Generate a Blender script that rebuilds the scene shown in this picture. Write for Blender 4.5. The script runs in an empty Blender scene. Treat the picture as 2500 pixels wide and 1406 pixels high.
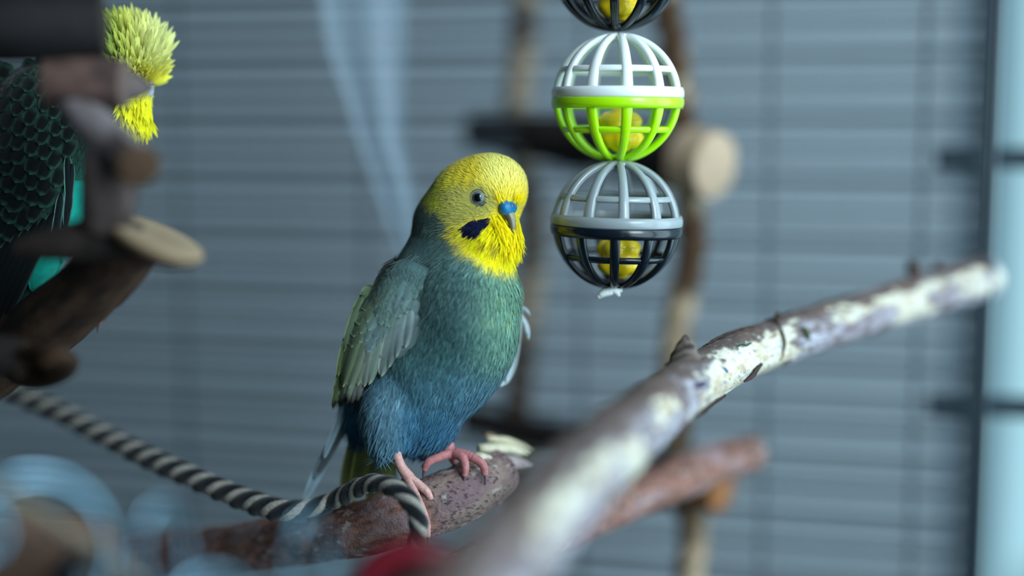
import bpy, math, random
import numpy as np
from mathutils import Vector, Matrix

SC = bpy.context.scene
COL = SC.collection
RNG = np.random.default_rng(7)
random.seed(7)

# ------------------------------------------------------------------ camera
FOC = 50.0                      # mm on a 36 mm wide sensor
DF = 0.434                      # focus distance, metres
F = 2500 * FOC / 36.0           # focal length in pixels
PITCH = math.radians(-6.6)
CAMZ = 1.30
cam = bpy.data.cameras.new('camera')
camo = bpy.data.objects.new('camera', cam)
COL.objects.link(camo)
camo.location = (0, 0, CAMZ)
camo.rotation_euler = (math.radians(90) + PITCH, 0, 0)
cam.lens = FOC
cam.sensor_width = 36.0
cam.clip_start = 0.01
cam.clip_end = 60
cam.dof.use_dof = True
cam.dof.focus_distance = 0.4245
cam.dof.aperture_fstop = 1.7
cam.dof.aperture_blades = 0
SC.camera = camo

# ------------------------------------------------------------------ light and exposure
SC.view_settings.view_transform = 'Standard'
SC.view_settings.look = 'None'
SC.view_settings.gamma = 1.0
SC.view_settings.use_curve_mapping = False
SC.view_settings.exposure = 0.14
W = bpy.data.worlds.new('world')
SC.world = W
W.use_nodes = True
wn = W.node_tree
bgn = wn.nodes['Background']
bgn.inputs['Color'].default_value = (0.47, 0.85, 0.99, 1)
bgn.inputs['Strength'].default_value = 0.8

def area(name, loc, target, sx, sy, power, color):
    l = bpy.data.lights.new(name, 'AREA')
    l.shape = 'RECTANGLE'
    l.size = sx
    l.size_y = sy
    l.energy = power
    l.color = color
    o = bpy.data.objects.new(name, l)
    COL.objects.link(o)
    o.location = loc
    d = Vector(target) - Vector(loc)
    o.rotation_euler = d.to_track_quat('-Z', 'Y').to_euler()
    return o

# daylight in the window of the right-hand wall
area('window_daylight', (0.44, 0.0, 1.50), (0.0, 0.05, 1.48), 1.05, 1.1, 12.0, (0.66, 0.89, 1.0))
# added fill lamp outside the right wall, shining in through its window opening
area('added_fill_lamp', (0.75, -0.9, 2.1), (0.1, 0.43, 1.3), 0.9, 0.8, 26.0, (0.80, 0.93, 1.0))

# ------------------------------------------------------------------ helpers
CM = Matrix.Translation((0, 0, CAMZ)) @ Matrix.Rotation(math.radians(90) + PITCH, 4, 'X')
CMN = np.array(CM)

def at(px, py, k=1.0):
    """world point that stands at pixel px, py and at k times the focus distance"""
    px, py, k = np.broadcast_arrays(np.asarray(px, float), np.asarray(py, float), np.asarray(k, float))
    z = k * DF
    c = np.stack([(px - 1250) / F * z, -(py - 703) / F * z, -z, np.ones_like(z)], -1)
    return (c @ CMN.T)[..., :3]

S = DF / F                      # metres for one pixel at the focus distance

def P(v):
    """modelling space of the birds: X right, Y down, T towards the lens, in pixels at focus"""
    v = np.asarray(v, float)
    return at(v[..., 0], v[..., 1], 1.0 - v[..., 2] * S / DF)

def N2W(n):
    n = np.asarray(n, float)
    m = np.stack([n[..., 0], -n[..., 1], n[..., 2]], -1)
    return m @ CMN[:3, :3].T

def lin(c):
    c = np.asarray(c, float) / 255.0
    return np.where(c <= 0.04045, c / 12.92, ((c + 0.055) / 1.055) ** 2.4)

def C(r, g, b):
    return lin((r, g, b))

def sm(a, b, x):
    t = np.clip((np.asarray(x, float) - a) / (b - a), 0, 1)
    return t * t * (3 - 2 * t)

def mix(a, b, t):
    t = np.asarray(t, float)[..., None]
    return np.asarray(a) * (1 - t) + np.asarray(b) * t

def _h(ix, iy, iz, seed):
    with np.errstate(over='ignore'):
        h = (ix.astype(np.uint32) * np.uint32(374761393) + iy.astype(np.uint32) * np.uint32(668265263)
             + iz.astype(np.uint32) * np.uint32(2246822519) + np.uint32(seed) * np.uint32(3266489917))
        h = (h ^ (h >> np.uint32(13))) * np.uint32(1274126177)
        h = h ^ (h >> np.uint32(16))
    return h.astype(np.float64) / 4294967295.0

def vn(p, seed=0):
    p = np.asarray(p, float) + 1000.0
    i = np.floor(p).astype(np.int64)
    f = p - i
    f = f * f * (3 - 2 * f)
    r = 0
    for dx in (0, 1):
        for dy in (0, 1):
            for dz in (0, 1):
                w = ((f[..., 0] if dx else 1 - f[..., 0]) * (f[..., 1] if dy else 1 - f[..., 1])
                     * (f[..., 2] if dz else 1 - f[..., 2]))
                r = r + w * _h(i[..., 0] + dx, i[..., 1] + dy, i[..., 2] + dz, seed)
    return r

def fbm(p, seed=0, o=4):
    p = np.asarray(p, float)
    r, a, t = 0, 0.5, 0
    for k in range(o):
        r = r + a * vn(p * 2 ** k, seed + k * 17)
        t += a
        a *= 0.5
    return r / t

def mesh(name, V, quads=None, tris=None, col=None, normals=None, smooth=True):
    me = bpy.data.meshes.new(name)
    V = np.ascontiguousarray(V, np.float32).reshape(-1, 3)
    if normals is not None:      # faces wind so that they agree with the given normals
        nn_ = np.asarray(normals, float).reshape(-1, 3)
        def agree(f):
            if f is None: return None
            f = np.asarray(f).reshape(len(f), -1)
            g = np.cross(V[f[:, 1]] - V[f[:, 0]], V[f[:, -1]] - V[f[:, 0]])
            bad = np.sum(g * nn_[f].mean(1), 1) < 0
            f = f.copy(); f[bad] = f[bad][:, ::-1]
            return f
        quads, tris = agree(quads), agree(tris)
    q = np.zeros((0, 4), np.int32) if quads is None else np.asarray(quads, np.int32).reshape(-1, 4)
    t = np.zeros((0, 3), np.int32) if tris is None else np.asarray(tris, np.int32).reshape(-1, 3)
    me.vertices.add(len(V))
    me.vertices.foreach_set('co', V.ravel())
    nl = q.size + t.size
    me.loops.add(nl)
    me.loops.foreach_set('vertex_index', np.concatenate([q.ravel(), t.ravel()]).astype(np.int32))
    me.polygons.add(len(q) + len(t))
    st = np.concatenate([np.arange(len(q)) * 4, q.size + np.arange(len(t)) * 3]).astype(np.int32)
    me.polygons.foreach_set('loop_start', st)
    me.polygons.foreach_set('use_smooth', np.full(len(q) + len(t), smooth, bool))
    me.update(calc_edges=True)
    me.validate()
    if col is not None:
        a = me.color_attributes.new('Col', 'FLOAT_COLOR', 'POINT')
        c = np.ones((len(V), 4), np.float32)
        c[:, :3] = np.asarray(col, np.float32).reshape(-1, 3)
        a.data.foreach_set('color', c.ravel())
    if normals is not None:
        n = np.asarray(normals, np.float32).reshape(-1, 3)
        n = n / np.maximum(np.linalg.norm(n, axis=1, keepdims=True), 1e-9)
        me.normals_split_custom_set_from_vertices(n.tolist())
    return me

def tags(o, label=None, cat=None, group=None, kind=None):
    if label: o['label'] = label
    if cat: o['category'] = cat
    if group: o['group'] = group
    if kind: o['kind'] = kind
    return o

def woff(o):
    v = np.zeros(3)
    while o is not None:
        v = v + np.array(o.location)
        o = o.parent
    return v

def mk(name, geo, mat, parent=None, label=None, cat=None, group=None, kind=None):
    """geo: dict(V, quads, tris, col, normals) in world coordinates"""
    V = np.asarray(geo['V'], float).reshape(-1, 3)
    o = bpy.data.objects.new(name, None)
    if parent is None:
        loc = (V.min(0) + V.max(0)) / 2
    else:
        loc = np.zeros(3)
    off = loc if parent is None else woff(parent)
    me = mesh(name, V - off, geo.get('quads'), geo.get('tris'), geo.get('col'), geo.get('normals'), geo.get('smooth', True))
    bpy.data.objects.remove(o)
    o = bpy.data.objects.new(name, me)
    COL.objects.link(o)
    o.location = loc
    if parent is not None: o.parent = parent
    me.materials.append(mat)
    return tags(o, label, cat, group, kind)

def thing(name, loc, label, cat, group=None, kind=None):
    o = bpy.data.objects.new(name, None)
    o.empty_display_size = 0.01
    COL.objects.link(o)
    o.location = loc
    return tags(o, label, cat, group, kind)

def join(gs):
    V, q, t, c, n, off = [], [], [], [], [], 0
    hc = all(g.get('col') is not None for g in gs)
    hn = all(g.get('normals') is not None for g in gs)
    for g in gs:
        v = np.asarray(g['V'], float).reshape(-1, 3)
        V.append(v)
        if g.get('quads') is not None: q.append(np.asarray(g['quads']).reshape(-1, 4) + off)
        if g.get('tris') is not None: t.append(np.asarray(g['tris']).reshape(-1, 3) + off)
        if hc: c.append(np.asarray(g['col']).reshape(-1, 3))
        if hn: n.append(np.asarray(g['normals']).reshape(-1, 3))
        off += len(v)
    return dict(V=np.concatenate(V), quads=np.concatenate(q) if q else None, tris=np.concatenate(t) if t else None,
                col=np.concatenate(c) if hc else None, normals=np.concatenate(n) if hn else None)

def gridquads(nr, nc, wrap=False):
    r = np.arange(nr - 1)[:, None]
    m = nc if wrap else nc - 1
    c = np.arange(m)[None, :]
    c2 = (c + 1) % nc
    return np.stack(np.broadcast_arrays(r * nc + c, r * nc + c2, (r + 1) * nc + c2, (r + 1) * nc + c), -1).reshape(-1, 4)

def spline(pts, n):
    """centripetal-free Catmull-Rom through the rows of pts, resampled evenly"""
    p = np.asarray(pts, float)
    p = np.vstack([2 * p[0] - p[1], p, 2 * p[-1] - p[-2]])
    out = []
    for i in range(1, len(p) - 2):
        t = np.linspace(0, 1, 24, endpoint=False)[:, None]
        a, b, c, d = p[i - 1], p[i], p[i + 1], p[i + 2]
        out.append(0.5 * (2 * b + (c - a) * t + (2 * a - 5 * b + 4 * c - d) * t ** 2 + (3 * b - 3 * c + d - a) * t ** 3))
    o = np.vstack(out + [p[-2][None]])
    L = np.concatenate([[0], np.cumsum(np.linalg.norm(np.diff(o[:, :3], axis=0), axis=1))])
    s = np.linspace(0, L[-1], n)
    return np.stack([np.interp(s, L, o[:, j]) for j in range(o.shape[1])], -1)

def frames(c):
    t = np.gradient(c, axis=0)
    t /= np.maximum(np.linalg.norm(t, axis=1, keepdims=True), 1e-12)
    u = np.zeros_like(c)
    a = np.array([0, 0, 1.0]) if abs(t[0][2]) < 0.8 else np.array([0, 1.0, 0])
    x = np.cross(t[0], a)
    x /= np.linalg.norm(x)
    for i in range(len(c)):
        x = x - t[i] * np.dot(x, t[i])
        x /= max(np.linalg.norm(x), 1e-12)
        u[i] = x
    return t, u, np.cross(t, u)

def tube(c, r, ns=16, caps=True, r2=None, th0=0.0):
    """swept tube; r may be an array (n,) or (n, ns); r2 is the second half axis"""
    c = np.asarray(c, float)
    n = len(c)
    t, u, v = frames(c)
    th = np.arange(ns) / ns * 2 * math.pi + th0
    r = np.asarray(r, float)
    if r.ndim == 0: r = np.full(n, float(r))
    if r.ndim == 1: r = np.repeat(r[:, None], ns, 1)
    rb = r if r2 is None else np.repeat(np.broadcast_to(np.asarray(r2, float), (n,))[:, None], ns, 1)
    V = c[:, None] + u[:, None] * (np.cos(th) * r)[..., None] + v[:, None] * (np.sin(th) * rb)[..., None]
    V = V.reshape(-1, 3)
    q = gridquads(n, ns, True)
    tr = None
    if caps:
        V = np.vstack([V, c[0], c[-1]])
        a = np.arange(ns)
        b = (a + 1) % ns
        k = (n - 1) * ns
        tr = np.vstack([np.stack([b, a, np.full(ns, n * ns)], -1), np.stack([k + a, k + b, np.full(ns, n * ns + 1)], -1)])
    return dict(V=V, quads=q, tris=tr, n=n, ns=ns)

def lathe(prof, c, axis, ns=32, closed=False):
    """prof: rows of (radius, height along axis)"""
    prof = np.asarray(prof, float)
    axis = np.asarray(axis, float) / np.linalg.norm(axis)
    a = np.array([1.0, 0, 0]) if abs(axis[0]) < 0.8 else np.array([0, 1.0, 0])
    u = np.cross(axis, a)
    u /= np.linalg.norm(u)
    v = np.cross(axis, u)
    th = np.arange(ns) / ns * 2 * math.pi
    ring = u[None] * np.cos(th)[:, None] + v[None] * np.sin(th)[:, None]
    V = np.asarray(c) + ring[None] * prof[:, 0][:, None, None] + axis[None, None] * prof[:, 1][:, None, None]
    n = len(prof)
    q = gridquads(n, ns, True)
    if closed:
        a = np.arange(ns)
        b = (a + 1) % ns
        q = np.vstack([q, np.stack([(n - 1) * ns + a, (n - 1) * ns + b, b, a], -1)])
    return dict(V=V.reshape(-1, 3), quads=q, n=n, ns=ns)

def box(c, ex, ey, ez, bev=0.0):
    """box from centre and three half-axis vectors, with bevelled edges"""
    c = np.asarray(c, float)
    ax = [np.asarray(ex, float), np.asarray(ey, float), np.asarray(ez, float)]
    if bev <= 0:
        s = np.array([[x, y, z] for x in (-1, 1) for y in (-1, 1) for z in (-1, 1)], float)
        V = c + s[:, :1] * ax[0] + s[:, 1:2] * ax[1] + s[:, 2:] * ax[2]
        q = [[0, 1, 3, 2], [4, 6, 7, 5], [0, 4, 5, 1], [2, 3, 7, 6], [0, 2, 6, 4], [1, 5, 7, 3]]
        return dict(V=V, quads=np.array(q), smooth=False)
    L = [np.linalg.norm(a) for a in ax]
    V, idx = [], {}
    for x in (-1, 1):
        for y in (-1, 1):
            for z in (-1, 1):
                for k in range(3):
                    s = [x, y, z]
                    m = [1 - bev / L[j] if j != k else 1.0 for j in range(3)]
                    idx[(x, y, z, k)] = len(V)
                    V.append(c + sum(s[j] * m[j] * ax[j] for j in range(3)))
    q, t = [], []
    for k in range(3):
        a, b = [j for j in range(3) if j != k]
        for s in (-1, 1):
            f = []
            for (p, r) in ((-1, -1), (1, -1), (1, 1), (-1, 1)):
                w = [0, 0, 0]
                w[k], w[a], w[b] = s, p, r
                f.append(idx[(*w, k)])
            q.append(f)
    for k in range(3):
        a, b = [j for j in range(3) if j != k]
        for p in (-1, 1):
            for r in (-1, 1):
                w0 = [0, 0, 0]; w1 = [0, 0, 0]
                w0[k], w0[a], w0[b] = -1, p, r
                w1[k], w1[a], w1[b] = 1, p, r
                q.append([idx[(*w0, a)], idx[(*w1, a)], idx[(*w1, b)], idx[(*w0, b)]])
    for x in (-1, 1):
        for y in (-1, 1):
            for z in (-1, 1):
                t.append([idx[(x, y, z, 0)], idx[(x, y, z, 1)], idx[(x, y, z, 2)]])
    return dict(V=np.array(V), quads=np.array(q), tris=np.array(t), smooth=False)

def withcol(g, col):
    n = len(np.asarray(g['V']).reshape(-1, 3))
    c = np.asarray(col, float)
    g['col'] = np.tile(c, (n, 1)) if c.ndim == 1 else c
    return g

# ------------------------------------------------------------------ materials
def mat(name, color=None, rough=0.6, spec=0.3, attr=False, noise=0.0, nscale=40.0, bump=0.0, bscale=200.0,
        metal=0.0, trans=0.0, sss=0.0, coat=0.0, sheen=0.0, stretch=(1, 1, 1), alpha=1.0):
    m = bpy.data.materials.new(name)
    m.use_nodes = True
    nt = m.node_tree
    b = nt.nodes['Principled BSDF']
    b.inputs['Roughness'].default_value = rough
    b.inputs['Specular IOR Level'].default_value = spec
    b.inputs['Metallic'].default_value = metal
    b.inputs['Transmission Weight'].default_value = trans
    b.inputs['Coat Weight'].default_value = coat
    b.inputs['Sheen Weight'].default_value = sheen
    b.inputs['Alpha'].default_value = alpha
    if sss:
        b.inputs['Subsurface Weight'].default_value = sss
        b.inputs['Subsurface Radius'].default_value = (0.002, 0.002, 0.002)
        b.inputs['Subsurface Scale'].default_value = 0.5
    src = None
    if attr:
        a = nt.nodes.new('ShaderNodeVertexColor')
        a.layer_name = 'Col'
        src = a.outputs['Color']
    elif color is not None:
        b.inputs['Base Color'].default_value = (*[float(x) for x in color], 1)
    tc = mp = None
    if noise or bump:
        tc = nt.nodes.new('ShaderNodeTexCoord')
        mp = nt.nodes.new('ShaderNodeMapping')
        mp.inputs['Scale'].default_value = stretch
        nt.links.new(tc.outputs['Object'], mp.inputs['Vector'])
    if noise:
        nz = nt.nodes.new('ShaderNodeTexNoise')
        nz.inputs['Scale'].default_value = nscale
        nz.inputs['Detail'].default_value = 4
        nt.links.new(mp.outputs['Vector'], nz.inputs['Vector'])
        mr = nt.nodes.new('ShaderNodeMapRange')
        mr.inputs['From Min'].default_value = 0.3
        mr.inputs['From Max'].default_value = 0.7
        mr.inputs['To Min'].default_value = 1 - noise
        mr.inputs['To Max'].default_value = 1 + noise
        nt.links.new(nz.outputs['Fac'], mr.inputs['Value'])
        mx = nt.nodes.new('ShaderNodeMix')
        mx.data_type = 'RGBA'
        mx.blend_type = 'MULTIPLY'
        mx.inputs['Factor'].default_value = 1
        if src: nt.links.new(src, mx.inputs['A'])
        else: mx.inputs['A'].default_value = (*[float(x) for x in color], 1)
        nt.links.new(mr.outputs['Result'], mx.inputs['B'])
        src = mx.outputs['Result']
    if src: nt.links.new(src, b.inputs['Base Color'])
    if bump:
        n2 = nt.nodes.new('ShaderNodeTexNoise')
        n2.inputs['Scale'].default_value = bscale
        n2.inputs['Detail'].default_value = 3
        nt.links.new(mp.outputs['Vector'], n2.inputs['Vector'])
        bp = nt.nodes.new('ShaderNodeBump')
        bp.inputs['Strength'].default_value = bump
        bp.inputs['Distance'].default_value = 0.0006
        nt.links.new(n2.outputs['Fac'], bp.inputs['Height'])
        nt.links.new(bp.outputs['Normal'], b.inputs['Normal'])
    return m

def feather_mat(name):
    """feathers: matte, with some light passing through the thin vanes"""
    m = mat(name, rough=0.75, spec=0.12, attr=True, sheen=0.15)
    nt = m.node_tree
    b = nt.nodes['Principled BSDF']
    tr = nt.nodes.new('ShaderNodeBsdfTranslucent')
    for n in nt.nodes:
        if n.type == 'VERTEX_COLOR': nt.links.new(n.outputs['Color'], tr.inputs['Color'])
    mx = nt.nodes.new('ShaderNodeMixShader')
    mx.inputs['Fac'].default_value = 0.22
    out = [n for n in nt.nodes if n.type == 'OUTPUT_MATERIAL'][0]
    nt.links.new(b.outputs['BSDF'], mx.inputs[1])
    nt.links.new(tr.outputs['BSDF'], mx.inputs[2])
    nt.links.new(mx.outputs['Shader'], out.inputs['Surface'])
    return m

M_FEATHER = feather_mat('feather_vane')
M_WOODV = mat('wood_painted_by_bark_map', rough=0.75, spec=0.2, attr=True, noise=0.12, nscale=900, bump=0.5, bscale=1500)
M_ROPE = mat('cotton_rope', rough=0.9, spec=0.1, attr=True, noise=0.25, nscale=1400, bump=0.6, bscale=2500, sheen=0.3)
M_JUTE = mat('jute_rope', rough=0.9, spec=0.1, attr=True, noise=0.35, nscale=500, bump=0.6, bscale=1500)
M_SKIN = mat('bird_skin', rough=0.55, spec=0.35, attr=True, noise=0.15, nscale=1500, bump=0.2, bscale=3000)
M_CERE = mat('cere_skin', rough=0.4, spec=0.45, attr=True, bump=0.25, bscale=2500)
M_BEAK = mat('beak_horn', rough=0.35, spec=0.5, attr=True, noise=0.1, nscale=1200)
M_EYE = mat('eye', rough=0.06, spec=0.6, attr=True)
M_STEEL = mat('cage_wire', C(70, 80, 88), rough=0.45, spec=0.5, metal=0.3, noise=0.1, nscale=60)
# ================================================================== the room
ANG = math.radians(13.7)
E = np.array([math.cos(ANG), -math.sin(ANG), 0.0])      # along the cage back, to the right
NRM = np.array([-math.sin(ANG), -math.cos(ANG), 0.0])   # from the cage back towards the lens
UP = np.array([0, 0, 1.0])
XR = 0.358
M_WALL = mat('painted_wall', C(150, 160, 165), rough=0.9, spec=0.1, noise=0.06, nscale=6, bump=0.2, bscale=120)
M_FLOOR = mat('floor_boards', C(95, 85, 75), rough=0.6, noise=0.2, nscale=5, stretch=(1, 8, 1))
M_FRAME = mat('window_frame', C(225, 230, 232), rough=0.5)

def plane4(a, b, c, d):
    return dict(V=np.array([a, b, c, d], float), quads=np.array([[0, 1, 2, 3]]), smooth=False)

def slab(p0, p1, h0, h1, thick):
    """upright wall slab between two ground points"""
    p0 = np.array([*p0, 0.0]); p1 = np.array([*p1, 0.0])
    d = (p1 - p0) / 2
    n = np.cross(d, UP); n = n / np.linalg.norm(n) * thick / 2
    return box((p0 + p1) / 2 + UP * (h0 + h1) / 2 + n, d, n, UP * (h1 - h0) / 2)

yb = lambda x: 1.12 - math.tan(ANG) * x
mk('wall_back', slab((-1.4, yb(-1.4) + .03), (XR, yb(XR) + .03), 0, 2.4, -0.06), M_WALL, kind='structure')
mk('wall_left', slab((-1.36, -1.5), (-1.36, yb(-1.36) + .05), 0, 2.4, -0.06), mat('low_bounce_wall', C(70, 78, 84), rough=.9, noise=.06, nscale=6), kind='structure')  # unseen wall, coloured dark to cut bounced light on the left
WY0, WY1, WZ0, WZ1 = -0.55, yb(XR) + 0.03, 0.92, 2.05
mk('wall_right', join([
    slab((XR, -1.5), (XR, WY0), 0, 2.4, 0.06), slab((XR, WY0), (XR, WY1), 0, WZ0, 0.06),
    slab((XR, WY0), (XR, WY1), WZ1, 2.4, 0.06)]), M_WALL, kind='structure')
mk('wall_front_blocker', slab((-1.4, -1.52), (0.2, -1.52), 0, 2.4, 0.06), M_WALL, kind='structure')  # unseen partial wall, added to block ambient light and darken the left
mk('floor', plane4((-1.5, -1.6, 0), (0.5, -1.6, 0), (0.5, 1.6, 0), (-1.5, 1.6, 0)), M_FLOOR, kind='structure')
mk('ceiling', plane4((-1.5, -1.6, 2.4), (0.5, -1.6, 2.4), (0.5, 1.6, 2.4), (-1.5, 1.6, 2.4)), M_WALL, kind='structure')
# window in the right wall: frame and pane
def glass(name):
    m = bpy.data.materials.new(name)
    m.use_nodes = True
    nt = m.node_tree
    for n in list(nt.nodes):
        if n.type != 'OUTPUT_MATERIAL': nt.nodes.remove(n)
    out = nt.nodes[0]
    a = nt.nodes.new('ShaderNodeBsdfTransparent')
    g = nt.nodes.new('ShaderNodeBsdfGlossy')
    g.inputs['Roughness'].default_value = 0.02
    mx = nt.nodes.new('ShaderNodeMixShader')
    mx.inputs['Fac'].default_value = 0.05
    nt.links.new(a.outputs[0], mx.inputs[1]); nt.links.new(g.outputs[0], mx.inputs[2])
    nt.links.new(mx.outputs[0], out.inputs['Surface'])
    return m
xw = XR + 0.045
win = thing('window_1', (xw, (WY0 + WY1) / 2, WZ0), None, None, kind='structure')
fr = []
for (y0, y1, z0, z1) in ((WY0, WY1, WZ0, WZ0 + .04), (WY0, WY1, WZ1 - .04, WZ1), (WY0, WY0 + .04, WZ0, WZ1), (0.24, 0.28, WZ0, WZ1)):
    fr.append(box((xw, (y0 + y1) / 2, (z0 + z1) / 2), (.012, 0, 0), (0, (y1 - y0) / 2, 0), (0, 0, (z1 - z0) / 2)))
mk('window_frame', join(fr), M_FRAME, win)
mk('pane', box((xw, (WY0 + WY1) / 2, (WZ0 + WZ1) / 2), (.002, 0, 0), (0, (WY1 - WY0) / 2, 0), (0, 0, (WZ1 - WZ0) / 2)), glass('window_pane'), win)

mk('shade_strip_1', box(np.array([XR, yb(XR), 1.3]) - E * .014 + NRM * .012, E * .0135, NRM * .012, UP * .5), mat('dark_shade_strip', C(52, 84, 104), rough=.6), kind='structure')  # dark strip standing in for the unlit edge of the shutter

# roller shutter on the back wall: one slat per object
M_SLAT = mat('shutter_slat', C(166, 174, 182), rough=0.55, spec=0.3, noise=0.05, nscale=8, stretch=(1, 1, 4))
sh0 = np.array([0.0, yb(0.0) - 0.012, 0.86])
shut = thing('roller_shutter', tuple(sh0), 'grey slatted shutter covering the back wall behind the cage', 'shutter')
PIT = 0.044
pr = []
for a in np.linspace(0, 1, 9):
    pr.append((0.009 * math.sin(math.pi * a) ** 0.7, a * (PIT - 0.004)))
pr = np.array(pr)
sv = []
for xx in (-1.30, 0.325):
    base = sh0 + E * (xx / E[0])
    sv.append(base + NRM * pr[:, 0][:, None] + UP * pr[:, 1][:, None])
sv = np.array(sv).reshape(-1, 3)
first = None
for i in range(20):
    if first is None:
        first = mk('slat', dict(V=sv, quads=gridquads(2, 9)), M_SLAT, shut)
    else:
        o = first.copy(); COL.objects.link(o); o.parent = shut; o.location = (0, 0, PIT * i)

# ================================================================== the cage
QC = at(2380, 703, 1.28)
def tpx(px):
    """distance from the rear right corner along the back at which a pixel column meets it"""
    r = (px - 1250) / F
    # depth along the axis is close to y / cos(pitch)
    q = QC
    cz = math.cos(PITCH)
    # (qx - E0 t) = r * ((qy - E1 t) * cz)
    return (q[0] - r * q[1] * cz) / (E[0] - r * E[1] * cz)
CZ = QC[2] + 0.008
cage = thing('birdcage', (QC[0], QC[1], CZ - 0.17), 'blurred wire birdcage wall of thin horizontal bars behind the budgies', 'cage')
wr = 0.00095
LEN = 0.56
firstw = None
ZP = 0.00812
for i in range(42):
    z = CZ - 0.166 + ZP * i
    if firstw is None:
        a = QC * [1, 1, 0] + UP * z
        firstw = mk('bar', tube(np.array([a, a - E * LEN / 2, a - E * LEN]), wr, 8), M_STEEL, cage)
    else:
        o = firstw.copy(); COL.objects.link(o); o.parent = cage; o.location = (0, 0, ZP * i)
M_DARK = mat('cage_frame', C(38, 52, 62), rough=0.5, spec=0.4)
for px in (2256, 1880, 1420, 884, 430):
    a = QC * [1, 1, 0] - E * tpx(px) - NRM * 0.002
    mk('upright', tube(np.array([a + UP * (CZ - .17), a + UP * CZ, a + UP * (CZ + .18)]), 0.0009, 8), M_STEEL, cage)
a = QC * [1, 1, 0]
mk('corner_post', box(a + UP * (CZ + .005), E * .0024, NRM * .0024, UP * .176, .0006), M_DARK, cage)
SL = 0.12
for w in (0.012, 0.026, 0.042):
    a = QC * [1, 1, 0] + NRM * w + E * 0.002
    mk('side_upright', tube(np.array([a + UP * (CZ - .17), a + UP * CZ, a + UP * (CZ + .18)]), 0.0011, 8), M_STEEL, cage)
for py in (385, 995):
    zc = at(2380, py, 1.28)[2]
    a = QC * [1, 1, 0] + UP * zc
    mk('clamp', box(a + E * .036, E * .052, NRM * .0025, UP * .0042, .001), M_DARK, cage, label='dark corner clamp')

# ================================================================== twisted rope
def rope_strands(path, rr, pitch, nst=4, ns=10, phase=0.0, hand=1, wide=None):
    c = np.asarray(path)
    t, u, v = frames(c)
    s = np.concatenate([[0], np.cumsum(np.linalg.norm(np.diff(c, axis=0), axis=1))])
    rr = np.broadcast_to(np.asarray(rr, float), (len(c),))
    out = []
    for i in range(nst):
        ph = phase + 2 * math.pi * (hand * s / pitch + i / nst)
        ctr = c + (u * np.cos(ph)[:, None] + v * np.sin(ph)[:, None]) * (rr * 0.52)[:, None]
        out.append(tube(ctr, rr * (0.56 if wide is None else wide[i % 2]), ns, True))
    return out

# ================================================================== ladder of jute rope and branches behind
def log_geo(pts, n=40, ns=28, seed=0, bark=(90, 70, 55), bark2=(60, 45, 38), end=(165, 140, 110), rough=0.05, stretch=1.0, ends=(True, True), cap_dome=0.1):
    """branch wood: pts rows (px, py, k, radius px). Returns geometry with bark and cut-end colours"""
    p = np.asarray(pts, float)
    W3 = at(p[:, 0], p[:, 1], p[:, 2])
    rad = p[:, 3] * S * p[:, 2]
    q = spline(np.column_stack([W3, rad]), n)
    c, r = q[:, :3], q[:, 3]
    th = np.arange(ns) / ns * 2 * math.pi
    s = np.concatenate([[0], np.cumsum(np.linalg.norm(np.diff(c, axis=0), axis=1))])
    nn = np.stack(np.broadcast_arrays(s[:, None] * 60 * stretch, np.cos(th)[None] * r[:, None] * 220, np.sin(th)[None] * r[:, None] * 220), -1)
    f1 = fbm(nn, seed)
    f2 = fbm(nn * 3.1, seed + 5)
    rr = r[:, None] * (1 + rough * (f1 - .5) * 3 + rough * (f2 - .5))
    g = tube(c, rr, ns, True)
    col = mix(lin(bark), lin(bark2), sm(.35, .65, f1 * .6 + f2 * .4)).reshape(-1, 3)
    V = g['V'][:-2]
    tris = []
    ecol = lin(end)
    # cut ends with their own vertices: rim bevel, rings, centre
    exV, exC, exQ, exT = [], [], [], []
    base = len(V)
    for e, idx in ((0, 0), (1, n - 1)):
        rim = V[idx * ns:(idx + 1) * ns]
        cen = c[idx]
        tt = (c[1] - c[0]) if e == 0 else (c[-1] - c[-2])
        tt = tt / np.linalg.norm(tt) * (-1 if e == 0 else 1)
        rings = []
        for f, hgt in ((0.97, 0.03), (0.7, 0.05), (0.4, 0.07)):
            rings.append(cen + (rim - cen) * f + tt * r[idx] * (hgt + cap_dome * (1 - f)))
        ring = np.vstack(rings)
        o = base + sum(len(x) for x in exV)
        exV.append(np.vstack([rim, ring, (cen + tt * r[idx] * (0.08 + cap_dome))[None]]))
        fc = vn(np.vstack([rim, ring, cen[None]]) * 2500, seed + 9)
        cc = ecol[None] * (0.8 + 0.4 * fc[:, None])
        exC.append(cc)
        exQ.append(gridquads(4, ns, True) + o)
        a = np.arange(ns)
        exT.append(np.stack([o + 3 * ns + a, o + 3 * ns + (a + 1) % ns, np.full(ns, o + 4 * ns)], -1))
    V = np.vstack([V] + exV)
    return dict(V=V, quads=np.vstack([g['quads']] + exQ), tris=np.vstack(exT), col=np.vstack([col] + exC), c=c, r=r)

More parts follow.
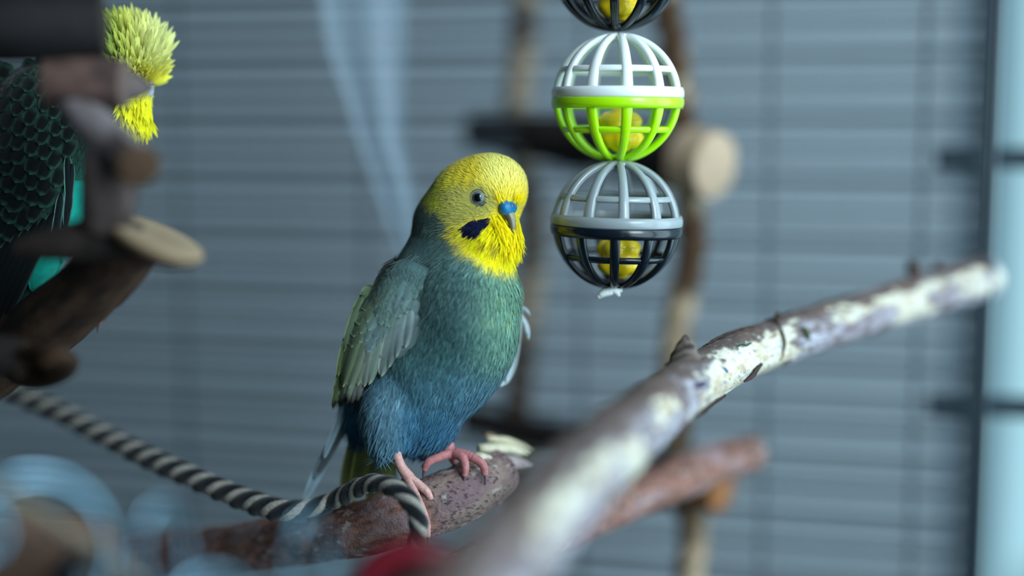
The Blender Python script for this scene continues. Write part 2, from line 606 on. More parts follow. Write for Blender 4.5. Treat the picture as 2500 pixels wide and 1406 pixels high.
ladder = thing('rope_ladder', tuple(at(1480, 1406, 1.36)), 'blurred wooden ladder with twisted jute sides hanging behind the balls', 'ladder')
for name, pts in (('side_rope', [(1285, -60, 1.42), (1275, 120, 1.42), (1262, 320, 1.42), (1300, 560, 1.42), (1283, 800, 1.42), (1262, 1020, 1.42), (1290, 1250, 1.42), (1300, 1480, 1.42)]),
                  ('side_rope', [(1612, -60, 1.30), (1650, 150, 1.30), (1672, 390, 1.29), (1690, 600, 1.29), (1662, 740, 1.29), (1645, 900, 1.29), (1662, 1170, 1.28), (1692, 1290, 1.28), (1675, 1480, 1.28)])):
    p = np.array(pts, float)
    path = spline(at(p[:, 0], p[:, 1], p[:, 2]), 150)
    rr = 0.0058
    so = None
    for i, g in enumerate(rope_strands(path, rr, 0.036, 3, 10)):
        f = vn(g['V'] * 70, 3)
        withcol(g, mix(C(168, 146, 122), C(78, 58, 44), sm(.38, .62, f)))
        if so is None: so = mk(name, g, M_JUTE, ladder)
        else: mk('strand', g, M_JUTE, so)
for a, b in (((1160, 322, 1.42, 46), (1680, 394, 1.26, 80)), ((1140, 1022, 1.42, 36), (1695, 1178, 1.26, 50))):
    m_ = [(a[i] * .5 + b[i] * .5) for i in range(4)]
    m_[1] -= 10
    rg = mk('rung', log_geo([a, m_, b], 30, 24, seed=11, bark=(46, 38, 36), bark2=(24, 21, 22), end=(175, 150, 125)), M_WOODV, ladder)
    d = (np.array(b) - np.array(m_)); d = d / d[0]
    e0 = np.array(b) - d * 4
    e1 = np.array(b) + d * 66
    e0[3] += 4; e1[3] = e0[3]
    mk('peeled_end', log_geo([e0, (e0 + e1) / 2, e1], 12, 24, seed=12, bark=(196, 168, 142) if a[1] < 600 else (160, 106, 66), bark2=(170, 142, 118) if a[1] < 600 else (160, 90, 48), end=(180, 154, 130) if a[1] < 600 else (150, 98, 60)), M_WOODV, rg, label='pale peeled rung end' if a[1] < 600 else 'orange-brown rung end')

# ================================================================== translucent strip hanging behind
def clear_plastic(name, col, fac, rough=0.25):
    m = bpy.data.materials.new(name)
    m.use_nodes = True
    nt = m.node_tree
    b = nt.nodes['Principled BSDF']
    b.inputs['Base Color'].default_value = (*[float(x) for x in col], 1)
    b.inputs['Roughness'].default_value = rough
    b.inputs['Specular IOR Level'].default_value = 0.6
    t = nt.nodes.new('ShaderNodeBsdfTransparent')
    t.inputs['Color'].default_value = (0.93, 0.97, 1, 1)
    mx = nt.nodes.new('ShaderNodeMixShader')
    mx.inputs['Fac'].default_value = fac
    out = [n for n in nt.nodes if n.type == 'OUTPUT_MATERIAL'][0]
    nt.links.new(t.outputs[0], mx.inputs[1])
    nt.links.new(b.outputs['BSDF'], mx.inputs[2])
    nt.links.new(mx.outputs[0], out.inputs['Surface'])
    return m
M_STRIP = clear_plastic('hazy_plastic_film', C(205, 220, 235), 0.15, 0.35)
rows = [(-70, 770, 1000), (120, 800, 992), (260, 850, 990), (340, 872, 985), (430, 905, 1010), (540, 945, 1020), (640, 985, 1035)]
ry = np.linspace(-70, 640, 36)
la = np.interp(ry, [r[0] for r in rows], [r[1] for r in rows])
rb = np.interp(ry, [r[0] for r in rows], [r[2] for r in rows])
cc = np.linspace(0, 1, 17)
X = la[:, None] + (rb - la)[:, None] * cc[None]
fold = 0.0022 * np.sin(cc * 9)[None] * np.ones((36, 1)) + 0.004 * np.sin(ry / 140.0)[:, None]
V = at(X, np.repeat(ry[:, None], 17, 1), 1.24 + fold)
nb = V.reshape(-1, 3)
thick = np.array([0, 0.0006, 0])
q = gridquads(36, 17)
edge = np.concatenate([np.arange(17), 17 * np.arange(1, 36) + 16, 35 * 17 + np.arange(15, -1, -1), 17 * np.arange(34, 0, -1)])
e2 = np.roll(edge, -1)
mk('plastic_strip', dict(V=np.vstack([nb, nb + thick]), quads=np.vstack([q, q[:, ::-1] + len(nb), np.stack([edge, e2, e2 + len(nb), edge + len(nb)], -1)])),
   M_STRIP, label='pale translucent plastic strip hanging behind the perched budgie', cat='strip')

# ================================================================== lattice balls on a cord
def hemi(c, R, up, axis, rot, nrib=11, band=0.0032, rings=(27,)):
    """one lattice half: ribs, rings, equator band, pole cap; up = +1 or -1"""
    axis = np.asarray(axis, float) / np.linalg.norm(axis)
    a = np.array([1.0, 0, 0])
    u = a - axis * np.dot(a, axis); u /= np.linalg.norm(u)
    v = np.cross(axis, u)
    gs = []
    ns = 10
    th = np.arange(ns) / ns * 2 * math.pi
    for i in range(nrib):
        al = math.radians(rot) + i * 2 * math.pi / nrib
        er = u * math.cos(al) + v * math.sin(al)
        tg = -u * math.sin(al) + v * math.cos(al)
        ph = np.linspace(math.radians(4), math.radians(86), 22)
        V = []
        for p_ in ph:
            rd = er * math.cos(p_) + axis * up * math.sin(p_)
            ctr = np.asarray(c) + rd * (R - 0.0010)
            wt = 0.00172 * (1 - 0.42 * (p_ / 1.57))
            # rounded, slightly squared section
            cx = np.sign(np.cos(th)) * np.abs(np.cos(th)) ** 0.7
            sx = np.sign(np.sin(th)) * np.abs(np.sin(th)) ** 0.7
            V.append(ctr + rd * (cx * 0.0010)[:, None] + tg * (sx * wt)[:, None])
        gs.append(dict(V=np.array(V).reshape(-1, 3), quads=gridquads(22, ns, True)))
    def ringprof(lat, hw, ht, off=0.0):
        p_ = math.radians(lat)
        pts = []
        for t_ in np.linspace(0, 2 * math.pi, 12, endpoint=False):
            cx = np.sign(math.cos(t_)) * abs(math.cos(t_)) ** 0.6
            sx = np.sign(math.sin(t_)) * abs(math.sin(t_)) ** 0.6
            rr_ = R - 0.0012 + off
            pts.append((rr_ * math.cos(p_) + cx * ht * math.cos(p_) - sx * hw * math.sin(p_),
                        up * (rr_ * math.sin(p_) + cx * ht * math.sin(p_) + sx * hw * math.cos(p_))))
        return pts
    for lat in rings:
        gs.append(lathe(ringprof(lat, 0.00095, 0.0007), c, axis, 48, True))
    # equator band
    h0, h1 = up * 0.00005, up * band
    gs.append(lathe([(R - .0016, h0), (R + .0001, h0), (R + .0004, h0 + up * .0003), (R + .0004, h0 + up * (band * .6)), (R, h1), (R - .0014, h1), (R - .0018, h1 - up * .0004)], c, axis, 64, True))
    # pole cap with a hole for the cord
    pc = []
    for p_ in np.linspace(math.radians(76), math.radians(86), 6):
        pc.append(((R - .0002) * math.cos(p_), up * (R - .0002) * math.sin(p_)))
    for p_ in np.linspace(math.radians(86), math.radians(76), 6):
        pc.append(((R - .0020) * math.cos(p_), up * (R - .0020) * math.sin(p_)))
    gs.append(lathe(pc, c, axis, 32, True))
    return join(gs)

def plastic(name, col, sss=0.25):
    return mat(name, col, rough=0.22, spec=0.5, sss=sss, coat=0.15)
M_WHITE = plastic('white_plastic', C(236, 240, 240))
M_LIME = plastic('lime_plastic', C(175, 236, 8))
M_GREY = plastic('grey_plastic', C(146, 153, 157))
M_BLACK = plastic('black_plastic', C(10, 20, 30), 0)
M_YELLOW = plastic('yellow_plastic', C(255, 214, 28))
BR = 158 * S * 1.005
M_CORD = mat('white_cord', C(225, 228, 226), rough=0.85, spec=0.1, noise=0.15, nscale=2000, bump=0.5, bscale=3000)

def bell(c, seed):
    """faceted yellow rattle with knobs all round"""
    rng = np.random.default_rng(seed)
    n, m = 26, 36
    ph = np.linspace(0.02, math.pi - 0.02, n)[:, None]
    th = (np.arange(m) / m * 2 * math.pi)[None]
    d = np.stack(np.broadcast_arrays(np.sin(ph) * np.cos(th), np.sin(ph) * np.sin(th), np.cos(ph)), -1)
    k = []
    for i in range(5): k.append((math.cos(i * 1.2566 + .5), math.sin(i * 1.2566 + .5), 0.75))
    for i in range(5): k.append((math.cos(i * 1.2566 + 1.1), math.sin(i * 1.2566 + 1.1), -0.75))
    k += [(0, 0, 1.15), (0, 0, -1.15)]
    k = np.array(k); k /= np.linalg.norm(k, axis=1, keepdims=True)
    b = np.max(np.einsum('abk,jk->abj', d, k), -1)
    r = 0.0062 + 0.0018 * sm(0.80, 0.98, b)
    V = np.asarray(c) + d * r[..., None] * np.array([0.98, 0.98, 0.86])
    return dict(V=V.reshape(-1, 3), quads=gridquads(n, m, True))

balls = [
    (1505, -82, 'black lower half and grey upper half lattice ball cut off by the top edge', M_GREY, M_BLACK, 2.0, -6.0, 0.0),
    (1508, 239, 'lattice ball with white upper half and lime green lower half', M_WHITE, M_LIME, 4.4, 4.4, 0.3),
    (1505, 549, 'lattice ball with grey upper half and black lower half above the knot', M_GREY, M_BLACK, 2.0, -5.0, 1.5),
]
for px, py, lab, mu, ml, ru, rl, tilt in balls:
    c = at(px, py, 1.005)
    ax = np.array([math.sin(math.radians(tilt)), 0, math.cos(math.radians(tilt))])
    b = thing('lattice_ball', tuple(c - UP * BR), lab, 'toy ball', 'lattice balls strung on the cord')
    mk('upper_half', hemi(c, BR, 1, ax, -90 + ru), mu, b)
    mk('lower_half', hemi(c, BR, -1, ax, -90 + rl, rings=(31,)), ml, b)
    bc = c + np.array([0.001, 0.001, -0.0098])
    mk('rattle', bell(bc, 1), M_YELLOW, label={-82: 'yellow knobbly rattle inside the topmost ball', 239: 'yellow knobbly rattle inside the white and lime ball', 549: 'yellow knobbly rattle inside the lowest ball'}[py], cat='rattle', group='yellow rattles in the balls')
c0 = at(1507, -300, 1.005); c1 = at(1505, 706, 1.005); cb = at(1505, 696, 1.005); ct = at(1505, -238, 1.005)
cd = thing('cord', tuple(c1), 'white cord with frayed knot under the lowest lattice ball', 'cord')
mk('string', tube(np.array([c0, (c0 + ct) / 2, ct]), 0.0005, 8), M_CORD, cd)
mk('string', tube(np.array([cb, (cb + c1) / 2, c1]), 0.0006, 8), M_CORD, cd)
kn = []
for (a, b, r) in (((1462, 722), (1500, 712), 11), ((1470, 714), (1518, 709), 9), ((1458, 726), (1490, 718), 8), ((1490, 708), (1512, 722), 7), ((1500, 702), (1506, 718), 8)):
    pa, pb = at(*a, 1.0), at(*b, 1.003)
    q = spline(np.array([pa, (pa + pb) / 2 + [0, 0, .0006], pb]), 10)
    kn.append(tube(q, r * S * np.sin(np.linspace(.35, 2.8, 10)) ** .6, 10))
mk('knot', join(kn), M_CORD, cd, label='frayed white knot')

# ================================================================== the pale peeling branch (foreground to right)
def bark_branch(pts, n, ns, seed, colfn, amp):
    p = np.asarray(pts, float)
    W3 = at(p[:, 0], p[:, 1], p[:, 2])
    q = spline(np.column_stack([W3, p[:, 3] * S * p[:, 2], p[:, 0]]), n)
    c, r, pxs = q[:, :3], q[:, 3], q[:, 4]
    th = np.arange(ns) / ns * 2 * math.pi
    t, u, v = frames(c)
    N = u[:, None] * np.cos(th)[None, :, None] + v[:, None] * np.sin(th)[None, :, None]
    s = np.concatenate([[0], np.cumsum(np.linalg.norm(np.diff(c, axis=0), axis=1))])
    col, h = colfn(s, th, r, pxs, N, seed)
    g = tube(c, r[:, None] + h, ns, True)
    cc = col.reshape(-1, 3)
    g['col'] = np.vstack([cc, cc[:1], cc[-1:]])
    g.update(c=c, r=r, N=N, s=s, px=pxs, h=h, grid=g['V'][:-2].reshape(n, ns, 3), colg=col)
    return g

def pale_cols(s, th, r, pxs, N, seed):
    A = np.stack(np.broadcast_arrays(s[:, None] * 1000, np.cos(th)[None] * 9, np.sin(th)[None] * 9), -1)
    f1 = fbm(A * [0.055, .17, .17], seed, 4)
    f2 = fbm(A * [0.25, .5, .5], seed + 3, 4)
    f3 = fbm(A * [0.7, 1.0, 1.0], seed + 8, 3)
    f4 = fbm(A * [0.10, .9, .9], seed + 12, 3)
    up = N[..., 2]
    x = pxs[:, None] + 0 * f1
    # bare wood: a long peeled stretch in the middle, patches elsewhere
    bare = sm(1610, 1700, x + (f2 - .5) * 160) * (1 - sm(1870, 1930, x + (f2 - .5) * 160))
    bare = np.maximum(bare, sm(.52, .60, f1) * .9)
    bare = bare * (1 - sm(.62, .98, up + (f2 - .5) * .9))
    bare = np.clip(bare, 0, 1)
    bark = mix(C(156, 148, 156), C(112, 98, 102), sm(.35, .65, f2))
    bark = mix(bark, C(186, 186, 198), sm(.56, .66, f4) * .8)
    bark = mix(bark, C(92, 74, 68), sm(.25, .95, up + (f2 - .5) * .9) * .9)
    bark = mix(bark, C(150, 118, 102), sm(.58, .66, f1 * .5 + f3 * .5) * .6)
    wood = mix(C(206, 198, 180), C(178, 158, 134), sm(.42, .68, f2))
    wood = mix(wood, C(168, 172, 180), sm(.60, .70, f3) * .6)
    wood = mix(wood, C(90, 120, 150), sm(.70, .76, f4) * .5)
    b = sm(.35, .65, bare)
    col = mix(bark, wood, b)
    edge = np.exp(-((bare - .5) / .22) ** 2)
    col = mix(col, C(52, 40, 40), np.clip(edge * (f3 > .40), 0, 1) * .7)
    col = mix(col, C(48, 38, 42), sm(.70, .78, f3) * .7)
    h = (1 - b) * 0.00045 + (f1 - .5) * 0.0016 + (f2 - .5) * 0.0007 + (f3 - .5) * 0.0003
    return col, h

PB = [(1090, 1560, .60, 128), (1150, 1475, .63, 120), (1228, 1370, .665, 112), (1330, 1250, .72, 100), (1470, 1112, .80, 87), (1620, 985, .90, 70),
      (1755, 898, .985, 62), (1900, 834, 1.05, 56), (2050, 785, 1.10, 53), (2200, 740, 1.145, 51), (2330, 700, 1.18, 50), (2408, 676, 1.205, 49)]
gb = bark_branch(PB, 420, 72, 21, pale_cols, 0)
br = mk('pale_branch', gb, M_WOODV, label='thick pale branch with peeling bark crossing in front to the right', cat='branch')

def project(w):
    w = np.asarray(w, float)
    M = np.linalg.inv(CMN)
    c = w @ M[:3, :3].T + M[:3, 3]
    return np.stack([1250 + F * c[..., 0] / -c[..., 2], 703 - F * c[..., 1] / -c[..., 2]], -1)
CAMP = np.array([0, 0, CAMZ])
def pick(g, px, py):
    pr_ = project(g['grid'])
    d = np.linalg.norm(pr_ - [px, py], axis=-1)
    facing = np.einsum('abk,abk->ab', g['N'], CAMP - g['grid'])
    d = np.where(facing > -0.002, d, 1e9)
    return np.unravel_index(np.argmin(d), d.shape)

def flake(g, a, b, wid, lift, col, seed, parent, name='bark_flake', th=0.0004):
    """curl of bark standing off the branch between two pixels"""
    ia, ja = pick(g, *a); ib, jb = pick(g, *b)
    n, m = 22, 7
    ns = g['grid'].shape[1]
    if jb - ja > ns / 2: jb -= ns
    if ja - jb > ns / 2: jb += ns
    t = np.linspace(0, 1, n)
    fi = ia + (ib - ia) * t
    fj = ja + (jb - ja) * t
    P0 = np.array([g['grid'][int(round(i)), int(round(j)) % ns] for i, j in zip(fi, fj)])
    N0 = np.array([g['N'][int(round(i)), int(round(j)) % ns] for i, j in zip(fi, fj)])
    for k_ in range(3):
        P0[1:-1] = (P0[:-2] + P0[1:-1] * 2 + P0[2:]) / 4
    T0 = np.gradient(P0, axis=0); T0 /= np.linalg.norm(T0, axis=1, keepdims=True)
    B0 = np.cross(T0, N0)
    w = np.linspace(-1, 1, m)
    env = np.sin(np.pi * np.clip(t, .02, .98)) ** .5 * (0.75 + .5 * vn(np.stack([t * 7, t * 0, t * 0], -1), seed))
    V = (P0[:, None] + B0[:, None] * (w[None] * wid * env[:, None])[..., None]
         + N0[:, None] * (lift * (0.3 + 0.7 * np.abs(w[None] + .4)) * (0.4 + .6 * env[:, None]))[..., None])
    V2 = V - N0[:, None] * th
    q_ = gridquads(n, m)
    VV = np.vstack([V.reshape(-1, 3), V2.reshape(-1, 3)])
    o = n * m
    ed = np.concatenate([np.arange(m), m * np.arange(1, n) + m - 1, (n - 1) * m + np.arange(m - 2, -1, -1), m * np.arange(n - 2, 0, -1)])
    ed2 = np.roll(ed, -1)
    f = vn(VV * 2500, seed)
    cl = lin(col)[None] * (0.6 + .8 * f[:, None])
    return mk(name, dict(V=VV, quads=np.vstack([q_, q_ + o, np.stack([ed, ed2, ed2 + o, ed + o], -1)]), col=cl), M_WOODV, parent)

flake(gb, (1702, 1018), (1772, 968), .0016, .0009, (60, 46, 44), 1, br)
flake(gb, (1815, 930), (1858, 886), .0009, .0008, (58, 44, 40), 2, br)
flake(gb, (1730, 842), (1840, 796), .0014, .0008, (70, 56, 52), 3, br)
flake(gb, (1870, 780), (1905, 880), .0009, .0006, (60, 50, 40), 4, br)
flake(gb, (1690, 945), (1722, 930), .0007, .0004, (60, 52, 84), 5, br)
flake(gb, (1765, 895), (1778, 912), .0004, .0003, (40, 110, 170), 6, br, 'blue_stain')
flake(gb, (1955, 800), (1975, 830), .0012, .0007, (50, 62, 30), 7, br)
flake(gb, (1800, 843), (1838, 836), .0005, .0004, (70, 100, 90), 8, br)
# broken twig stub on the upper side
i_, j_ = pick(gb, 1672, 900)
b0 = gb['c'][i_]
st = []
tipw = at(1674, 820, .955)
basew = at(1672, 905, .945)
q_ = np.linspace(0, 1, 9)
ctr = basew + (tipw - basew) * q_[:, None]
ns = 14
rs = np.interp(q_, [0, .25, .5, .75, 1], [50, 44, 33, 19, 6]) * S
wob = 1 + .5 * (vn(np.stack(np.broadcast_arrays(q_[:, None] * 4, np.cos(np.arange(ns) / ns * 6.283)[None] * 2, np.sin(np.arange(ns) / ns * 6.283)[None] * 2), -1), 4) - .5)
gs_ = tube(ctr, rs[:, None] * wob, ns, True)
f = vn(gs_['V'] * 1800, 6)
withcol(gs_, mix(C(120, 104, 98), C(52, 42, 40), sm(.35, .6, f)))
mk('twig_stub', gs_, M_WOODV, br)
for (x_, y_, x2, y2, r_) in ((2240, 690, 2222, 636, 17), (2285, 690, 2290, 640, 14), (1893, 800, 1900, 762, 8)):
    k_ = np.interp(x_, [p_[0] for p_ in PB], [p_[2] for p_ in PB])
    gs_ = tube(spline(np.array([at(x_, y_, k_), at((x_ + x2) / 2, (y_ + y2) / 2, k_), at(x2, y2, k_)]), 7), np.array([1.4, 1.3, 1.1, 1, .9, .7, .4]) * r_ * S * k_, 10, True)
    mk('twig_stub', withcol(gs_, C(62, 46, 38)), M_WOODV, br)

# ================================================================== red-brown perch branch under the budgie
def red_cols(s, th, r, pxs, N, seed):
    A = np.stack(np.broadcast_arrays(s[:, None] * 1000, np.cos(th)[None] * 9, np.sin(th)[None] * 9), -1)
    f1 = fbm(A * [0.09, .16, .16], seed, 4)
    f2 = fbm(A * [0.30, .6, .6], seed + 3, 4)
    f3 = fbm(A * [1.7, 1.7, 1.7], seed + 8, 2)
    up = N[..., 2]
    x = pxs[:, None] + 0 * f1
    col = mix(C(150, 108, 96), C(108, 72, 64), sm(.35, .65, f2))
    col = mix(col, C(160, 138, 142), sm(.50, .62, f1) * .55)
    foot = sm(1030, 1070, x) * (1 - sm(1330, 1500, x))
    col = mix(col, mix(C(122, 98, 104), C(142, 118, 110), sm(.4, .6, f1)), foot * .85)
    col = mix(col, C(60, 46, 52), sm(.62, .70, f3) * (0.25 + .75 * foot))
    col = mix(col, C(205, 196, 186), sm(.66, .72, f2) * .5)
    h = (f1 - .5) * 0.0015 + (f2 - .5) * 0.0008 + (f3 - .5) * .0003 * (1 + foot)
    return col, h
RB = [(150, 1375, 1.22, 52), (330, 1360, 1.16, 55), (600, 1334, 1.08, 60), (850, 1297, 1.01, 66), (980, 1262, .995, 70), (1110, 1212, 1.0, 72), (1190, 1172, 1.02, 66), (1225, 1150, 1.03, 58)]
gr = bark_branch(RB, 440, 110, 33, red_cols, 0)
rbr = mk('perch_branch', gr, M_WOODV, label='red-brown branch the yellow-faced budgie stands on, broken at its right end', cat='branch')
for (a, b, w_, cl) in (((1170, 1095, 1.02), (1290, 1108, 1.05), 16, (216, 204, 176)), ((1190, 1070, 1.03), (1298, 1100, 1.07), 13, (205, 190, 160)),
                       ((1150, 1120, 1.01), (1235, 1140, 1.02), 20, (222, 212, 186)), ((1200, 1130, 1.02), (1300, 1140, 1.04), 22, (170, 150, 150)), ((1180, 1062, 1.04), (1240, 1085, 1.06), 9, (120, 100, 84))):
    a3, b3 = at(*a), at(*b)
    q_ = spline(np.array([a3, (a3 + b3) / 2 + [0, 0, .0008], b3]), 12)
    e_ = np.interp(np.linspace(0, 1, 12), [0, .2, .6, 1], [.6, 1, .8, .2]) * w_ * S
    wob = 1 + .6 * (vn(np.stack(np.broadcast_arrays(np.linspace(0, 5, 12)[:, None], np.arange(10)[None] * 1.3, 0 * np.arange(10)[None]), -1), w_) - .5)
    g_ = tube(q_, e_[:, None] * wob, 10, True)
    f = vn(g_['V'] * 2200, 3)
    mk('splinter', withcol(g_, lin(cl)[None] * (.65 + .6 * f[:, None])), M_WOODV, rbr, label='pale splinter')
RB2 = [(1845, 1105, 1.20, 44), (1740, 1135, 1.18, 50), (1600, 1190, 1.14, 54), (1450, 1255, 1.10, 54), (1300, 1322, 1.06, 54), (1150, 1392, 1.03, 55), (1000, 1480, 1.01, 56)]
gr2 = bark_branch(RB2, 220, 56, 47, red_cols, 0)
mk('red_branch', gr2, M_WOODV, label='blunt red-brown branch end pointing right beneath the pale branch', cat='branch')

# ================================================================== black and white rope
rp = [(-120, 905, 1.15), (-30, 938, 1.14), (60, 968, 1.13), (150, 1008, 1.115), (300, 1086, 1.085), (450, 1156, 1.05), (600, 1220, 1.02), (690, 1246, 1.0), (760, 1240, 1.0), (815, 1222, 1.0),
      (862, 1196, .985), (915, 1180, .965), (972, 1196, .945), (1014, 1246, .937), (1022, 1304, .945), (1004, 1352, .962), (975, 1384, .985), (945, 1386, 1.01)]
rp = np.array(rp)
path = spline(at(rp[:, 0], rp[:, 1], rp[:, 2]), 520)
prj = project(path)
rad = np.interp(prj[:, 0], [0, 400, 640, 760, 900], [.0034, .0034, .0035, .0028, .0026])
rope = thing('striped_rope', tuple(path[0]), 'black and cream twisted rope hanging from left and wound round the perch branch', 'rope')
rs4 = rope_strands(path, rad, .0160, 4, 12, phase=.4, hand=-1, wide=(0.50, 0.64))
for i, g in enumerate(rs4):
    f = vn(g['V'] * [2500, 2500, 2500], 8)
    base = C(12, 16, 22) if i % 2 else C(158, 148, 138)
    withcol(g, base[None] * (.7 + .6 * f[:, None]))
    mk('strand', g, M_ROPE, rope, label='black strand' if i % 2 else 'cream strand')
# stray cotton fibres
fz = []
for k_ in range(420):
    i_ = RNG.integers(250, 515)
    d = RNG.normal(size=3); d /= np.linalg.norm(d)
    a3 = path[i_] + d * rad[i_] * .95
    d2 = d + RNG.normal(size=3) * .8; d2 /= np.linalg.norm(d2)
    L_ = RNG.uniform(.0006, .002)
    q_ = np.array([a3, a3 + d2 * L_ * .5, a3 + d2 * L_ * .8 + RNG.normal(size=3) * .0003])
    fz.append(withcol(tube(q_, np.array([4e-5, 3e-5, 1.5e-5]), 3, False), C(120, 130, 135)))
mk('fibres', join(fz), M_ROPE, rope, kind='stuff')

# ================================================================== wooden toy in the left foreground
toy = thing('wooden_toy', tuple(at(250, 640, .86)), 'blurred dark toy of strung wood pieces in front of the crested budgie', 'toy')
DK = dict(bark=(72, 54, 46), bark2=(40, 31, 28), end=(120, 86, 56))
mk('dark_block', log_geo([(-80, 62, .85, 86), (60, 64, .85, 88), (250, 60, .86, 84)], 24, 24, 3, (34, 30, 32), (20, 18, 20), (50, 40, 36), .03), M_WOODV, toy, label='near black log piece')
lump = mk('wood_piece', log_geo([(120, 196, .86, 66), (210, 202, .86, 68), (305, 206, .86, 60)], 24, 24, 4, (104, 78, 70), (64, 48, 46), (96, 78, 72), .06), M_WOODV, toy, label='brown log piece')
mk('spike', log_geo([(285, 206, .87, 52), (330, 212, .88, 32), (374, 214, .90, 5)], 16, 20, 5, (96, 82, 80), (66, 56, 58), (90, 80, 76), .05), M_WOODV, toy, label='pointed grey wood spike')
mk('wood_piece', log_geo([(178, 245, .86, 44), (240, 318, .85, 52), (300, 375, .835, 56), (340, 404, .815, 54)], 30, 24, 6, (128, 116, 118), (74, 62, 60), (66, 46, 31), .05), M_WOODV, toy, label='greyish diagonal wood piece with brown cut end')
mk('wood_piece', log_geo([(262, 372, .85, 66), (266, 450, .85, 70), (258, 548, .86, 62)], 24, 24, 7, (96, 80, 78), (54, 44, 42), (70, 52, 40), .06), M_WOODV, toy, label='upright wood piece')
# slanted oval slice with a pale cut face
th = np.arange(40) / 40 * 2 * math.pi
V, cl = [], []
for (f, off, cc_) in ((0.02, 0, (142, 118, 96)), (.45, 0, (152, 128, 104)), (.8, -1, (160, 138, 112)), (.95, 1, (150, 124, 98)), (1.0, 8, (120, 96, 76)), (.98, 26, (46, 38, 35)), (.8, 44, (36, 30, 30)), (.02, 52, (32, 28, 28))):
    X = 388 + np.cos(th) * 116 * f - off * .9
    Y = 578 + np.cos(th) * 44 * f - np.sin(th) * 36 * f + off * .75
    K = .865 + np.sin(th) * .05 * f + off * .0003
    V.append(at(X, Y, K)); cl.append(np.tile(lin(cc_), (40, 1)))
mk('wood_slice', dict(V=np.array(V).reshape(-1, 3), quads=gridquads(8, 40, True), col=np.array(cl).reshape(-1, 3)), M_WOODV, toy, label='oval wood slice with pale cut face')
mk('wood_piece', log_geo([(48, 606, .87, 24), (130, 596, .865, 42), (250, 584, .865, 54), (345, 588, .87, 44)], 20, 24, 18, (58, 46, 42), (30, 26, 26), (60, 48, 40), .05), M_WOODV, toy, label='dark crosswise wood piece')
V, cl = [], []
for (f, dk, cc_) in ((0.02, -.004, (70, 47, 30)), (.6, -.003, (64, 43, 29)), (.93, 0, (60, 42, 30)), (1.0, .008, (54, 42, 36)), (1.0, .05, (44, 36, 32)), (.9, .062, (40, 32, 30)), (.02, .064, (40, 32, 30))):
    V.append(at(98 + np.cos(th) * 94 * f, 892 + np.sin(th) * 54 * f - np.cos(th) * 6 * f, .865 + dk + np.sin(th) * .02 - np.cos(th) * .02))
    cl.append(np.tile(lin(cc_), (40, 1)))
mk('wood_disc', dict(V=np.array(V).reshape(-1, 3), quads=gridquads(7, 40, True), col=np.array(cl).reshape(-1, 3)), M_WOODV, toy, label='round brown wood piece')
mk('wood_piece', log_geo([(-90, 862, .88, 46), (0, 868, .88, 50), (60, 878, .88, 48)], 12, 22, 8, (44, 36, 33), (28, 24, 23), (60, 44, 32), .04), M_WOODV, toy, label='dark wood piece at the bottom')
mk('diagonal_perch', log_geo([(345, 590, .905, 60), (262, 668, .925, 76), (150, 765, .955, 82), (40, 850, .99, 77), (-90, 950, 1.03, 74)], 60, 32, 9, (92, 68, 54), (44, 34, 30), (80, 60, 46), .06), M_WOODV,
   label='dark brown slanted log gripped by the crested budgie at left', cat='perch')

# ================================================================== clear plastic links, bottom left
M_LINK = mat('polished_steel', C(116, 148, 166), rough=0.14, spec=0.5, metal=1.0)
def link(px, py, k, a, b, tb, yaw, lab, ang=0.0):
    th = np.linspace(0, 2 * math.pi, 49)[:-1]
    X = np.cos(th) * a; Y = np.sin(th) * b
    ca, sa = math.cos(math.radians(ang)), math.sin(math.radians(ang))
    X, Y = X * ca - Y * sa, X * sa + Y * ca
    c = at(px + X * math.cos(yaw), py + Y, k + X * S / DF * math.sin(yaw))
    cy = np.vstack([c, c[:1]])
    g = []
    t = np.roll(c, -1, 0) - np.roll(c, 1, 0); t /= np.linalg.norm(t, axis=1, keepdims=True)
    nrm = np.cross(c[12] - c.mean(0), c[0] - c.mean(0)); nrm /= np.linalg.norm(nrm)
    o = np.cross(t, nrm)
    ph = np.arange(14) / 14 * 2 * math.pi
    V = c[:, None] + (o[:, None] * np.cos(ph)[None, :, None] + nrm[None, None] * np.sin(ph)[None, :, None]) * tb * S * k
    q = gridquads(48, 14, True)
    a_ = np.arange(14); b_ = (a_ + 1) % 14
    q = np.vstack([q, np.stack([47 * 14 + a_, 47 * 14 + b_, b_, a_], -1)])
    return mk('metal_link', dict(V=V.reshape(-1, 3), quads=q), M_LINK, label=lab, cat='metal link', group='shiny metal links in the lower left foreground')
link(85, 1345, .68, 192, 184, 15, .3, 'largest shiny metal link, its blurred arc in the lower left corner')
link(395, 1345, .69, 64, 112, 10, .5, 'small upright shiny metal link left of the perch branch end')
link(752, 1376, .70, 54, 112, 10, .5, 'shiny metal link hanging in front of the red-brown perch branch')
link(-30, 1300, .70, 46, 58, 12, .3, 'shiny metal link cut off at the left picture edge')
link(520, 1480, .68, 95, 78, 13, .4, 'shiny metal link mostly below the bottom edge, under the branch')
mk('wood_block', log_geo([(-60, 1345, .80, 85), (100, 1345, .80, 92), (270, 1350, .80, 84)], 20, 24, 15, (122, 92, 76), (92, 70, 60), (110, 84, 66), .03), M_WOODV,
   label='brown wood block behind the largest metal link in the lower left corner', cat='block')
mk('wooden_stick', log_geo([(-60, 1165, .74, 18), (140, 1285, .74, 20), (350, 1420, .74, 19)], 20, 16, 16, (150, 134, 116), (120, 106, 92), (150, 130, 110), .03), M_WOODV,
   label='thin beige stick slanting through the largest metal link', cat='stick')
kb = at(185, 1412, .75)
